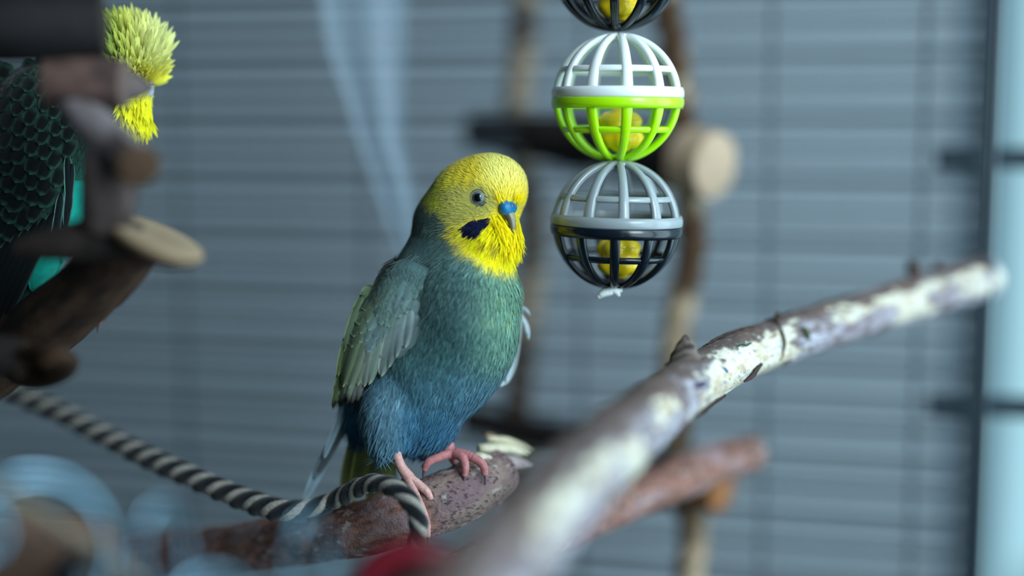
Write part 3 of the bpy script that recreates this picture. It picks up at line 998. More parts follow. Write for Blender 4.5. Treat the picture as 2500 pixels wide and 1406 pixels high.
mk('bead', lathe([(.0002, -.0052), (.003, -.0050), (.0052, -.003), (.006, 0), (.0052, .003), (.003, .0050), (.0002, .0052)], kb, (0.3, -.5, 1), 24), M_BLACK, label='black bead at the bottom edge under the beige stick', cat='bead')
# dark red wooden ring at the bottom
M_RED = mat('red_lacquer', C(120, 10, 30), rough=0.35, spec=0.4)
rc = at(1005, 1480, .78)
rot_ = np.array([.15, -1, .15])
tp = []
for t_ in np.linspace(0, 2 * math.pi, 18, endpoint=False):
    tp.append((.0125 + .0037 * math.cos(t_), .0050 * math.sin(t_)))
rr_ = thing('ring_bead', tuple(rc), 'dark red blurred ring bead with dark core at the bottom edge', 'bead')
mk('ring', lathe(tp, rc, rot_, 40, True), M_RED, rr_)
mk('core', lathe([(.0002, -.006), (.0085, -.0058), (.0092, -.004), (.0092, .004), (.0085, .0062), (.0002, .0064)], rc, rot_, 32), mat('dark_wood_core', C(36, 28, 24), rough=.7, noise=.2, nscale=300), rr_, label='dark wooden core')
# ================================================================== budgerigars
def sdf_factory(ells, k):
    """ells: (centre XYT, radii, yaw about vertical, tilt in picture plane); smooth union of ellipsoids"""
    prep = []
    for c, r, yaw, tilt in ells:
        cy, sy = math.cos(math.radians(yaw)), math.sin(math.radians(yaw))
        ct, st_ = math.cos(math.radians(tilt)), math.sin(math.radians(tilt))
        Ry = np.array([[cy, 0, sy], [0, 1, 0], [-sy, 0, cy]])
        Rt = np.array([[ct, st_, 0], [-st_, ct, 0], [0, 0, 1]])
        prep.append((np.array(c, float), np.array(r, float), Ry @ Rt))
    def f(p):
        d = None
        for c, r, R in prep:
            q = (p - c) @ R.T
            k0 = np.linalg.norm(q / r, axis=-1)
            k1 = np.linalg.norm(q / (r * r), axis=-1)
            e = k0 * (k0 - 1) / np.maximum(k1, 1e-9)
            if d is None: d = e
            else:
                h = np.clip(0.5 + 0.5 * (e - d) / k, 0, 1)
                d = d * h + e * (1 - h) - k * h * (1 - h)
        return d
    return f

def body_grid(f, spine, nr, nt, rmax=330):
    """rays from the spine to the outside of the body: one continuous skin"""
    sp = spline(np.array(spine, float), 400)
    t = np.gradient(sp, axis=0); t /= np.linalg.norm(t, axis=1, keepdims=True)
    na = nr // 4
    orig, dirs = [], []
    th = np.arange(nt) / nt * 2 * math.pi
    def basis(tt):
        a = np.array([0, 0, 1.0])
        u = np.cross(tt, a); u /= np.linalg.norm(u)
        return u, np.cross(tt, u)
    for a in np.linspace(-math.pi / 2 + .02, 0, na, endpoint=False):
        u, v = basis(t[0])
        orig.append(np.tile(sp[0], (nt, 1)))
        dirs.append((u * np.cos(th)[:, None] + v * np.sin(th)[:, None]) * math.cos(a) + t[0] * math.sin(a))
    for i in np.linspace(0, 399, nr - 2 * na).astype(int):
        u, v = basis(t[i])
        orig.append(np.tile(sp[i], (nt, 1)))
        dirs.append(u * np.cos(th)[:, None] + v * np.sin(th)[:, None])
    for a in np.linspace(0, math.pi / 2 - .02, na + 1)[1:]:
        u, v = basis(t[-1])
        orig.append(np.tile(sp[-1], (nt, 1)))
        dirs.append((u * np.cos(th)[:, None] + v * np.sin(th)[:, None]) * math.cos(a) + t[-1] * math.sin(a))
    O = np.array(orig); D = np.array(dirs)
    ts = np.linspace(4, rmax, 70)
    lo = np.zeros(O.shape[:2]); hi = np.full(O.shape[:2], 6.0)
    prev = np.full(O.shape[:2], -1.0)
    for a, b in zip(ts[:-1], ts[1:]):
        inside = f(O + D * a) < 0
        lo = np.where(inside, a, lo); hi = np.where(inside, b, hi)
    for _ in range(8):
        m = (lo + hi) / 2
        ins = f(O + D * m[..., None]) < 0
        lo = np.where(ins, m, lo); hi = np.where(ins, hi, m)
    V = O + D * lo[..., None]
    return V

def grad(f, p, e=1.5):
    g = np.stack([f(p + np.eye(3)[i] * e) - f(p - np.eye(3)[i] * e) for i in range(3)], -1)
    return g / np.maximum(np.linalg.norm(g, axis=-1, keepdims=True), 1e-9)

def sample_grid(V, n, rng):
    """random points spread evenly over a wrapped grid"""
    a = V[:-1]; b = np.roll(V, -1, 1)[:-1]; c = V[1:]
    ar = np.linalg.norm(np.cross(b - a, c - a), axis=-1).ravel()
    i = rng.choice(len(ar), n, p=ar / ar.sum())
    nt = V.shape[1]
    r, q = i // nt, i % nt
    s, t = rng.random((2, n))
    q2 = (q + 1) % nt
    return (V[r, q] * ((1 - s) * (1 - t))[:, None] + V[r, q2] * (s * (1 - t))[:, None]
            + V[r + 1, q] * ((1 - s) * t)[:, None] + V[r + 1, q2] * (s * t)[:, None])

def blades(p, n, d, L, Wd, lift, col, rng, tipmix=0.18, rows=4, sink=2.0):
    """slender feather tips: p roots, n normals, d lie directions, all in bird space"""
    N = len(p)
    side = np.cross(n, d)
    side /= np.maximum(np.linalg.norm(side, axis=1, keepdims=True), 1e-9)
    ts = np.linspace(0, 1, rows)
    Vs, Cs, Ns = [], [], []
    wprof = np.interp(ts, [0, .35, .75, 1], [.55, 1, .75, 0.05])
    for k_, t in enumerate(ts):
        h = -sink + (lift + sink) * (1 - (1 - t) ** 1.6)
        ctr = p + d * (L * t)[:, None] + n * (np.broadcast_to(h, (N,)))[:, None]
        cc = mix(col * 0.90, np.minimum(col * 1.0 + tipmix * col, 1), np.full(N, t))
        for s in (-1, 1):
            Vs.append(ctr + side * (s * .5 * Wd * wprof[k_])[:, None])
            Cs.append(cc)
            Ns.append(n + side * (s * .18))
    Vs = np.stack(Vs, 1); Cs = np.stack(Cs, 1); Ns = np.stack(Ns, 1)
    m = 2 * rows
    q = np.array([[2 * i, 2 * i + 1, 2 * i + 3, 2 * i + 2] for i in range(rows - 1)])
    Q = (np.arange(N)[:, None, None] * m + q[None]).reshape(-1, 4)
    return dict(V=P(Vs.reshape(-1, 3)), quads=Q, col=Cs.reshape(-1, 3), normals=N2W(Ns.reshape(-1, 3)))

def plume(path_fn, root, tip, width, colfn, nl=14, nw=7, shape=0.5, n_off=0.0, bow=0.0, cup=3.0, curve=0.0, thick=1.2):
    """one whole feather between two picture points laid on a surface path_fn(X, Y) -> T"""
    root = np.array(root, float); tip = np.array(tip, float)
    L = np.linalg.norm(tip - root)
    d = (tip - root) / L
    s = np.array([-d[1], d[0]])
    t = np.linspace(0, 1, nl)
    w = np.linspace(-1, 1, nw)
    prof = np.where(t < .12, .45 + t / .12 * .45, .9 + .1 * np.sin(np.pi * t))
    tipf = np.clip((1 - t) / shape, 0, 1)
    prof = prof * np.sqrt(np.clip(1 - (1 - tipf) ** 2, 0.0004, 1))
    ctr = root + d * (L * t)[:, None] + s * (curve * np.sin(np.pi * t))[:, None]
    XY = ctr[:, None] + s[None, None] * (w[None, :, None] * prof[:, None, None] * width * .5)
    T = path_fn(XY[..., 0], XY[..., 1]) + n_off + bow * (t[:, None] ** 1.5) - cup * (w[None] ** 2) + 1.2 * np.exp(-(w[None] / .16) ** 2)
    V = np.concatenate([XY, T[..., None]], -1)
    col = colfn(t[:, None] + 0 * w[None], w[None] + 0 * t[:, None], V)
    top = V.reshape(-1, 3)
    bot = top - [0, 0, thick]
    q = gridquads(nl, nw)
    o = nl * nw
    ed = np.concatenate([np.arange(nw), nw * np.arange(1, nl) + nw - 1, (nl - 1) * nw + np.arange(nw - 2, -1, -1), nw * np.arange(nl - 2, 0, -1)])
    e2 = np.roll(ed, -1)
    VV = np.vstack([top, bot])
    cc = col.reshape(-1, 3)
    return dict(V=P(VV), quads=np.vstack([q, q[:, ::-1] + o, np.stack([ed, e2, e2 + o, ed + o], -1)]), col=np.vstack([cc, cc]))

def toes(paths, parent, name, colr, claw=True, label=None):
    """scaly tubes joined into one foot; paths rows (x, y, T, radius)"""
    gs = []
    cl = []
    for pth in paths:
        q = spline(np.array(pth, float), 34)
        r = q[:, 3] * (1 + .035 * np.sin(np.arange(34) * 2.1))
        g = tube(P(q[:, :3]), r * S, 12)
        f = vn(g['V'] * 1500, 2)
        withcol(g, lin(colr)[None] * (.8 + .4 * f[:, None]))
        gs.append(g)
        if claw and len(pth) > 2 and pth[-1][3] < 11:
            e, b = q[-1], q[-5]
            d = (e - b)[:3]; d /= np.linalg.norm(d)
            c_ = np.array([e[:3] - d * 2, e[:3] + d * 6 + [0, 3, 0], e[:3] + d * 8 + [0, 12, -2], e[:3] + d * 4 + [0, 20, -6]])
            cq = spline(c_, 9)
            cl.append(withcol(tube(P(cq), np.linspace(5.0, .8, 9) * S, 8), C(92, 84, 84)))
    o = mk(name, join(gs), M_SKIN, parent, label=label)
    for c_ in cl:
        mk('claw', c_, M_BEAK, o, label='grey claw')
    return o

# ---------------------------------------------------------------- bird 1: shape
YAW = 58.0
Fx, Ft = math.sin(math.radians(YAW)), math.cos(math.radians(YAW))     # forward in X, T
HY = YAW - 90                                                          # yaw that maps x axis to forward
EL1 = [
    ((1160, 492, 0), (116, 106, 94), HY, 0),
    ((1203, 458, 22), (84, 80, 80), HY, 0),
    ((1100, 548, -12), (92, 92, 92), HY, 0),
    ((1186, 585, 30), (80, 84, 78), HY, 0),
    ((1130, 700, 10), (136, 130, 128), 0, 10),
    ((1062, 740, -30), (128, 160, 120), 0, 18),
    ((1124, 800, 22), (142, 190, 138), 0, 8),
    ((1052, 888, 4), (152, 164, 140), 0, 24),
    ((1014, 985, 0), (110, 112, 104), 0, 24),
    ((952, 1000, 66), (66, 108, 58), 0, 4),
    ((1070, 1036, 0), (48, 68, 50), 0, 22),
    ((908, 972, -48), (66, 98, 60), 0, 18),
    ((986, 724, 52), (48, 92, 52), -12, 22),
    ((1044, 632, -8), (58, 80, 66), 0, 18),
]
f1 = sdf_factory(EL1, 34.0)
SP1 = [(1165, 508, 0), (1140, 600, 6), (1100, 740, 4), (1052, 880, 4), (1005, 1000, 6)]
G1 = body_grid(f1, SP1, 150, 170)

def Tfront(f, X, Y, hi=260, lo=-220, n=96):
    X = np.asarray(X, float); Y = np.asarray(Y, float)
    best = np.full(X.shape, 1e9); T = np.zeros(X.shape); done = np.zeros(X.shape, bool)
    pv = None
    for t in np.linspace(hi, lo, n):
        d = f(np.stack([X, Y, np.full(X.shape, t)], -1))
        ins = (d < 0) & ~done
        if pv is not None:
            fr_ = np.clip(pv / np.maximum(pv - d, 1e-6), 0, 1)
            T = np.where(ins, t + (hi - lo) / (n - 1) * (1 - fr_), T)
        done |= ins
        upd = (d < best) & ~done
        T = np.where(upd, t, T); best = np.minimum(best, d)
        pv = d
    return T

def reflect1(p):
    """mirror the far side of the bird onto the near side, across its own middle plane"""
    q = p.copy()
    xs = np.interp(p[:, 1], [400, 508, 600, 740, 880, 1000, 1150], [1172, 1168, 1150, 1100, 1052, 1005, 960])
    a, b = p[:, 0] - xs, p[:, 2] - 4
    v = -Ft * a + Fx * b
    m = v < 0
    q[m, 0] = p[m, 0] - 2 * v[m] * (-Ft)
    q[m, 2] = p[m, 2] - 2 * v[m] * Fx
    return q

def polydist(poly, X, Y):
    poly = np.array(poly, float)
    ins = np.zeros(X.shape, bool); d = np.full(X.shape, 1e9)
    n = len(poly)
    for i in range(n):
        a, b = poly[i], poly[(i + 1) % n]
        e = b - a
        t = np.clip(((X - a[0]) * e[0] + (Y - a[1]) * e[1]) / (e @ e), 0, 1)
        d = np.minimum(d, np.hypot(X - a[0] - t * e[0], Y - a[1] - t * e[1]))
        cnd = ((a[1] > Y) != (b[1] > Y)) & (X < (b[0] - a[0]) * (Y - a[1]) / (b[1] - a[1] + 1e-12) + a[0])
        ins ^= cnd
    return np.where(ins, -d, d)

YEL = [(1030, 452), (1100, 360), (1215, 330), (1340, 420), (1340, 690), (1262, 676), (1190, 660), (1140, 628), (1102, 590), (1100, 548), (1078, 520), (1040, 500)]
PATCH = [(1131, 560), (1150, 542), (1172, 536), (1194, 532), (1193, 546), (1184, 558), (1166, 576), (1146, 576)]
CHEEK = [(1070, 470), (1120, 452), (1160, 448), (1205, 470), (1215, 500), (1196, 530), (1150, 540), (1110, 560), (1080, 530)]
def col1(p):
    q = reflect1(p)
    X, Y, T = q[:, 0], q[:, 1], q[:, 2]
    j = (fbm(q / 26.0, 5, 3) - .5)
    jj = (vn(q / 9.0, 9) - .5)
    Xn, Yn = X + j * 26, Y + j * 30
    # body: shade on the left of the breast is put into the colours
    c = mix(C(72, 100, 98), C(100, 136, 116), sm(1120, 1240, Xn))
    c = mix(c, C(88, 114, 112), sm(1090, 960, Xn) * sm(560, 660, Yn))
    c = mix(c, mix(C(58, 96, 98), C(94, 130, 118), sm(1110, 1230, Xn)), sm(760, 860, Yn) * .75)
    c = mix(c, C(70, 110, 126), sm(860, 960, Yn))
    c = mix(c, C(50, 100, 130), sm(950, 1040, Yn) * .85)
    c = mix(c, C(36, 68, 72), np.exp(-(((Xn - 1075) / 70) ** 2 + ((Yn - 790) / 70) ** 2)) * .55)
    c = mix(c, C(150, 190, 205), sm(.12, .3, j) * sm(920, 1000, Yn) * .6)
    c = mix(c, C(98, 132, 148), sm(1010, 950, X) * sm(900, 960, Yn) * sm(20, 60, T) * .8)
    c = mix(c, C(140, 168, 120), sm(.05, .25, -j) * sm(1150, 1230, Xn) * sm(880, 780, Yn) * .7)
    # dark grey-green nape blotch and dark shoulder
    c = mix(c, C(78, 96, 88), np.exp(-(((Xn - 1075) / 46) ** 2 + ((Yn - 566) / 52) ** 2)) * .9)
    c = mix(c, C(54, 84, 96), np.exp(-(((Xn - 1005) / 36) ** 2 + ((Yn - 590) / 30) ** 2)) * .0)
    c = mix(c, C(58, 86, 92), np.exp(-(((Xn - 1035) / 34) ** 2 + ((Yn - 604) / 26) ** 2)) * .7)
    # head
    yd = polydist(YEL, X + jj * 14, Y + jj * 14)
    ym = sm(20, -14, yd + j * 26)
    y = np.tile(C(244, 218, 60), (len(q), 1))
    y = mix(y, C(244, 230, 124), sm(1150, 1210, X) * sm(490, 420, Y))  # highlight on the front of the crown, painted as paler yellow
    y = mix(y, C(250, 224, 8), sm(500, 540, Y) * sm(1120, 1170, X))
    y = mix(y, C(206, 206, 60), sm(1130, 1060, X) * sm(560, 500, Y))
    cd = polydist(CHEEK, X, Y)
    y = mix(y, C(186, 178, 92), sm(14, -16, cd + j * 20) * .9)
    bars = .5 + .5 * np.sin((X * .82 + Y * .30) / 3.0)
    y = mix(y, C(96, 104, 40), bars ** 3 * sm(1180, 1130, X) * sm(395, 425, Y) * sm(470, 455, Y) * .45)
    bars2 = .5 + .5 * np.sin((X * .4 - Y * .9) / 2.2)
    y = mix(y, C(130, 126, 70), bars2 ** 2 * sm(14, -10, cd) * .25)
    for sx, sy, sr in ((1178, 600, 11), (1208, 606, 12), (1235, 612, 7)):
        y = mix(y, C(120, 112, 46), np.exp(-(((X - sx) / sr) ** 2 + ((Y - sy) / (sr * 1.2)) ** 2)) * .75)
    c = mix(c, y, ym)
    pd = polydist(PATCH, X + jj * 5, Y + jj * 5)
    c = mix(c, C(14, 19, 52), sm(3, -2, pd))
    return c

BK = np.array([1240.0, 520.0, 66.0])
BKs = np.array([1232.0, 515.0, 60.0])
def flow(p, n, bk):
    """feathers lie away from the beak, then down the body"""
    v = p - bk
    d = np.linalg.norm(v, axis=1)
    a = v / np.maximum(d, 1e-6)[:, None]
    dn = np.tile(np.array([-.32, .94, 0.0]), (len(p), 1))
    w = sm(110, 250, d)[:, None]
    o = a * (1 - w) + dn * w
    o = o - n * np.sum(o * n, 1, keepdims=True)
    return o / np.maximum(np.linalg.norm(o, axis=1, keepdims=True), 1e-9)

bird = thing('budgerigar', tuple(at(1000, 1175, 1.0)), 'yellow-faced green and blue budgie standing on the perch branch beside the hanging balls', 'bird')
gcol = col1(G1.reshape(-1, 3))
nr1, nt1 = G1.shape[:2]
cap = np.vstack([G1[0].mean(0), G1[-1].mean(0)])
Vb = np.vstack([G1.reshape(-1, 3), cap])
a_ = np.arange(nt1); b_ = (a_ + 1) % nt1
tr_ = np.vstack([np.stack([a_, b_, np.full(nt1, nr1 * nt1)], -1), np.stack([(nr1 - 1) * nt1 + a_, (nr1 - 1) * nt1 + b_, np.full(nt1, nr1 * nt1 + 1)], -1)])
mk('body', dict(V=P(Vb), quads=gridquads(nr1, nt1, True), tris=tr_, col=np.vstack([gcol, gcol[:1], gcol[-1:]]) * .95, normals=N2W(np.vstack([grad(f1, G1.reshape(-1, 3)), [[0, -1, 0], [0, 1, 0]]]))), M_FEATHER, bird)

rng = np.random.default_rng(3)
def plumage(n, sel, Lr, Wr, lift, jitter, bk, f, G, colf, rng, tipmix=.18, bright=.22, sink=2.0):
    p = sample_grid(G, n, rng)
    p = p[sel(p)]
    nn = grad(f, p)
    d = flow(p, nn, bk) + rng.normal(size=p.shape) * jitter
    d = d - nn * np.sum(d * nn, 1, keepdims=True)
    d /= np.linalg.norm(d, axis=1, keepdims=True)
    L = rng.uniform(*Lr, len(p)); Wd = rng.uniform(*Wr, len(p))
    c = colf(p + d * (L * .5)[:, None]) * (1 + rng.uniform(-bright, bright, len(p)))[:, None]
    return blades(p, nn, d, L, Wd, rng.uniform(.5, 1.2, len(p)) * lift, np.clip(c, 0, 1), rng, tipmix, sink=sink)

def notface(p):
    """keep feathers off the eye, cere and beak"""
    q = reflect1(p)
    e = np.hypot(q[:, 0] - 1167, q[:, 1] - 482) > 22
    b = np.linalg.norm((p - np.array([1243, 512, 70])) / [27, 22, 60], axis=1) > 1
    b2 = np.linalg.norm((p - np.array([1249, 552, 70])) / [15, 30, 60], axis=1) > 1
    return e & b & b2
isHead = lambda p: sm(690, 590, p[:, 1] + (p[:, 0] - 1160) * .25)
headsel = lambda p: notface(p) & (rng.random(len(p)) < isHead(p)) & (reflect1(p)[:, 1] < 690)
patchless = lambda p: polydist(PATCH, reflect1(p)[:, 0], reflect1(p)[:, 1]) > 2
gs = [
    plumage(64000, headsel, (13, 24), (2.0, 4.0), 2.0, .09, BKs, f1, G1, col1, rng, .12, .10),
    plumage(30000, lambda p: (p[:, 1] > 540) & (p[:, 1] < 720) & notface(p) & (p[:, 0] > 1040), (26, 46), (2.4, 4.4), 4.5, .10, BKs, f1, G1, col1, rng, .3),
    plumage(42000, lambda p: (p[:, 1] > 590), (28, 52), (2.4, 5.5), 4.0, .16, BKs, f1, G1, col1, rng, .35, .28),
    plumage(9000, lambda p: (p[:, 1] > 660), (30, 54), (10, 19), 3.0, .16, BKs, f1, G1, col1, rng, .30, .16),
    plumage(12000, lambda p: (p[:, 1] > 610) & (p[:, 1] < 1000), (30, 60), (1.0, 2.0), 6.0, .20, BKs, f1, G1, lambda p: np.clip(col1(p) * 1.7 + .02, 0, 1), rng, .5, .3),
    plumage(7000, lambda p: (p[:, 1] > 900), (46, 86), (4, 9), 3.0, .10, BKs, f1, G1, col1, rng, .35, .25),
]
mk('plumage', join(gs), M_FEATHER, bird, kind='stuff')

# cheek patches: small dark feathers
def patchsel(p):
    q = reflect1(p)
    return polydist(PATCH, q[:, 0], q[:, 1]) < 1
PBC = lambda p: np.tile(C(13, 18, 50), (len(p), 1)) * (.6 + .8 * vn(p / 4.0, 1))[:, None]
mk('cheek_patch', plumage(150000, patchsel, (10, 17), (2.6, 4.4), 4.5, .12, BKs, f1, G1, PBC, np.random.default_rng(8), .5), M_FEATHER, bird, label='dark navy cheek patch')

# eye
def eye(cx, cy, f, parent, rad=19.0, side=1, T=None):
    t0 = float(Tfront(f, np.array([cx]), np.array([cy]))[0]) if T is None else T
    p0 = np.array([cx, cy, t0])
    n0 = grad(f, p0[None])[0]
    if T is None:
        n0 = n0 * .25 + np.array([-.08, 0, .85]); n0 /= np.linalg.norm(n0)
    c = p0 - n0 * rad * .55
    prof, cl = [], []
    for a in np.linspace(0.01, 1.75, 40):
        prof.append((math.sin(a) * rad, math.cos(a) * rad))
        r_ = math.sin(a)
        if a > 1.5: col_ = (60, 64, 62)
        elif r_ < .47: col_ = (4, 5, 8)
        elif r_ < .56: col_ = (34, 40, 44)
        elif r_ < .70: col_ = (104, 114, 118)
        elif r_ < .75: col_ = (62, 70, 74)
        elif r_ < .88: col_ = (98, 106, 108)
        else: col_ = (92, 100, 104)
        cl.append(lin(col_))
    # build in bird space then convert
    a0 = np.array([0, 1.0, 0])
    u = np.cross(n0, a0); u /= np.linalg.norm(u); v = np.cross(n0, u)
    th = np.arange(32) / 32 * 2 * math.pi
    ring = u[None] * np.cos(th)[:, None] + v[None] * np.sin(th)[:, None]
    pf = np.array(prof)
    V = c + ring[None] * pf[:, 0][:, None, None] + n0[None, None] * pf[:, 1][:, None, None]
    e = mk('eye', dict(V=P(V.reshape(-1, 3)), quads=gridquads(40, 32, True), col=np.repeat(np.array(cl), 32, 0)), M_EYE, parent)
    for (R_, tr, hh, colr) in ((rad * 1.0, 2.0, rad * .48, (84, 90, 90)), (rad * 1.16, 1.6, rad * .40, (58, 62, 58))):
        V = []
        for t_ in np.linspace(0, 2 * math.pi, 10, endpoint=False):
            V.append(c + ring * (R_ + math.cos(t_) * tr)[..., None] if False else c + ring * (R_ + math.cos(t_) * tr) + n0 * (hh + math.sin(t_) * tr))
        V = np.array(V)
        q = gridquads(10, 32, True)
        a1 = np.arange(32); b1 = (a1 + 1) % 32
        q = np.vstack([q, np.stack([9 * 32 + a1, 9 * 32 + b1, b1, a1], -1)])
        mk('eyelid_ring', withcol(dict(V=P(V.reshape(-1, 3)), quads=q), lin(colr)), M_SKIN, e)
    return p0
ep = eye(1167, 482, f1, bird)
# far eye, mirrored over the middle plane
xs = 1168.0
a, b = ep[0] - xs, ep[2] - 4
v_ = -Ft * a + Fx * b
eye(ep[0] - 2 * v_ * (-Ft), ep[1], f1, bird, T=ep[2] - 2 * v_ * Fx)

# cere and beak
FW = np.array([Fx, 0, Ft]); LT = np.array([-Ft, 0, Fx]); DN = np.array([0, 1.0, 0])
def ellip(c, rf, rl, rv, n=20, m=28):
    ph = np.linspace(0.03, math.pi - .03, n)[:, None]; th = (np.arange(m) / m * 2 * math.pi)[None]
    d = np.stack(np.broadcast_arrays(np.sin(ph) * np.cos(th), np.sin(ph) * np.sin(th), np.cos(ph)), -1)
    V = np.asarray(c) + d[..., :1] * FW * rf + d[..., 1:2] * LT * rl + d[..., 2:] * DN * rv
    return dict(V=V.reshape(-1, 3), quads=gridquads(n, m, True))
cf = sdf_factory([
    (tuple(np.array([1240, 506, 82]) + LT * 11), (17, 17, 15), HY, 0),
    (tuple(np.array([1240, 506, 82]) - LT * 12), (17, 17, 15), HY, 0),
    ((1236, 516, 80), (20, 12, 20), HY, 0)], 6.0)
cc_ = np.array([1238, 509, 80.0])
n_, m_ = 40, 52
ph = np.linspace(0.03, math.pi - .03, n_)[:, None]; th = (np.arange(m_) / m_ * 2 * math.pi)[None]
dd = np.stack(np.broadcast_arrays(np.sin(ph) * np.cos(th), np.cos(ph), np.sin(ph) * np.sin(th)), -1)
lo = np.zeros(dd.shape[:2]); hi = np.full(dd.shape[:2], 60.0)
for _ in range(16):
    md = (lo + hi) / 2
    ins = cf(cc_ + dd * md[..., None]) < 0
    lo = np.where(ins, md, lo); hi = np.where(ins, hi, md)
Vc = cc_ + dd * lo[..., None]
# nostrils: pits in the cere
nc = []
for s_ in (1, -1):
    nc.append(np.array([1240, 503, 82]) + LT * 8 * s_ + FW * 15 - DN * 1)
colc = np.tile(C(18, 110, 160), Vc.shape[:2] + (1,))
f_ = vn(Vc / 6.0, 3)
colc = colc * (.8 + .35 * f_[..., None])
for q_ in nc:
    q_ = Vc.reshape(-1, 3)[np.argmin(np.linalg.norm(Vc.reshape(-1, 3) - q_, axis=1))].copy()
    dq = np.linalg.norm(Vc - q_, axis=-1)
    Vc = Vc - FW * (5.0 * np.exp(-(dq / 3.6) ** 2))[..., None] + FW * (1.8 * np.exp(-((dq - 7) / 2.2) ** 2))[..., None]
    colc = mix(colc, C(8, 30, 52), np.exp(-(dq / 5.2) ** 2))
lowr = sm(518, 528, Vc[..., 1])
colc = mix(colc, C(104, 150, 185), lowr * .7)
mk('cere', dict(V=P(Vc.reshape(-1, 3)), quads=gridquads(n_, m_, True), col=colc.reshape(-1, 3)), M_CERE, bird, label='blue cere with nostril')
# upper beak: hooked, tapering downwards
bq = spline(np.array([(1232, 512, 78, 17, 12), (1243, 526, 84, 16, 14), (1248, 541, 86, 13, 12), (1249, 556, 84, 9.5, 10), (1248, 569, 78, 5.5, 7), (1246, 579, 72, 1.5, 3)], float), 26)
ns = 22
th = np.arange(ns) / ns * 2 * math.pi
tt = np.gradient(bq[:, :3], axis=0); tt /= np.linalg.norm(tt, axis=1, keepdims=True)
fo = np.cross(LT[None], tt); fo /= np.linalg.norm(fo, axis=1, keepdims=True)
Vk = bq[:, None, :3] + LT[None, None] * (np.sin(th)[None] * bq[:, 3:4] * .92)[..., None] + fo[:, None] * (np.sign(np.cos(th)) * np.abs(np.cos(th)) ** .85 * bq[:, 4:5])[..., None]
ck = mix(C(92, 86, 66), C(140, 134, 104), sm(.3, .9, np.abs(np.cos(th))[None] + 0 * bq[:, :1]))
mk('beak', dict(V=P(Vk.reshape(-1, 3)), quads=gridquads(26, ns, True), col=ck.reshape(-1, 3)), M_BEAK, bird, label='horn-coloured hooked beak')
# whisker tuft at both sides of the beak: yellow chin feathers covering the base
def tuft(n, c, spread, dirv, L, Wd, col, rng):
    p = np.array(c, float) + rng.normal(size=(n, 3)) * spread
    d = np.array(dirv, float) + rng.normal(size=(n, 3)) * .18
    d /= np.linalg.norm(d, axis=1, keepdims=True)
    nn = np.tile(np.array([.3, 0, .95]), (n, 1)); nn = nn - d * np.sum(nn * d, 1, keepdims=True); nn /= np.linalg.norm(nn, axis=1, keepdims=True)
    return blades(p, nn, d, rng.uniform(*L, n), rng.uniform(*Wd, n), 2.0, lin(col)[None] * rng.uniform(.85, 1.1, (n, 1)), rng, .15)
r8 = np.random.default_rng(12)
mk('chin_feathers', join([
    tuft(420, (1217, 548, 92), (9, 12, 8), (.30, .95, .15), (18, 44), (2.2, 4), (250, 222, 6), r8),
    tuft(260, (1232, 585, 86), (10, 12, 8), (.05, 1, .05), (24, 50), (2.2, 4), (246, 220, 12), r8),
    tuft(260, (1262, 575, 52), (5, 16, 10), (.02, 1, -.05), (26, 54), (2.2, 4), (236, 214, 10), r8),
    tuft(120, (1222, 492, 88), (9, 4, 8), (-.35, -.9, .1), (12, 24), (2, 3.4), (246, 218, 20), r8),
    tuft(120, (1258, 494, 70), (8, 4, 8), (.5, -.85, .1), (12, 24), (2, 3.4), (246, 218, 20), r8)]), M_FEATHER, bird, kind='stuff')

# ---------------------------------------------------------------- bird 1: near wing
fw = sdf_factory(EL1 + [((925, 815, 62), (62, 185, 46), -20, 24), ((985, 720, 86), (52, 92, 34), -12, 20)], 30.0)
WT = lambda X, Y: Tfront(fw, X, Y)
wing = mk('wing', withcol(dict(V=P(ellip((940, 800, 30), 46, 26, 130)['V']), quads=ellip((0, 0, 0), 1, 1, 1)['quads']), C(104, 128, 122)), M_FEATHER, bird, label='sage grey folded wing')
rw = np.random.default_rng(21)
def wcol(base, edge, tipc=None, tip0=.8, ea=.8):
    def g(t, w, V):
        f = vn(np.stack([V[..., 0] * .9, V[..., 1] * .12, V[..., 2] * .9], -1), 4)
        c = mix(lin(base), lin(edge), sm(.62, .98, np.maximum(np.abs(w), sm(.80, 1.0, t))) * ea)
        c = c * (.86 + .28 * f[..., None])
        c = mix(c, lin(base) * .62, np.exp(-(w / .07) ** 2) * .45)
        if tipc is not None: c = mix(c, lin(tipc), sm(tip0, 1, t))
        return c
    return g
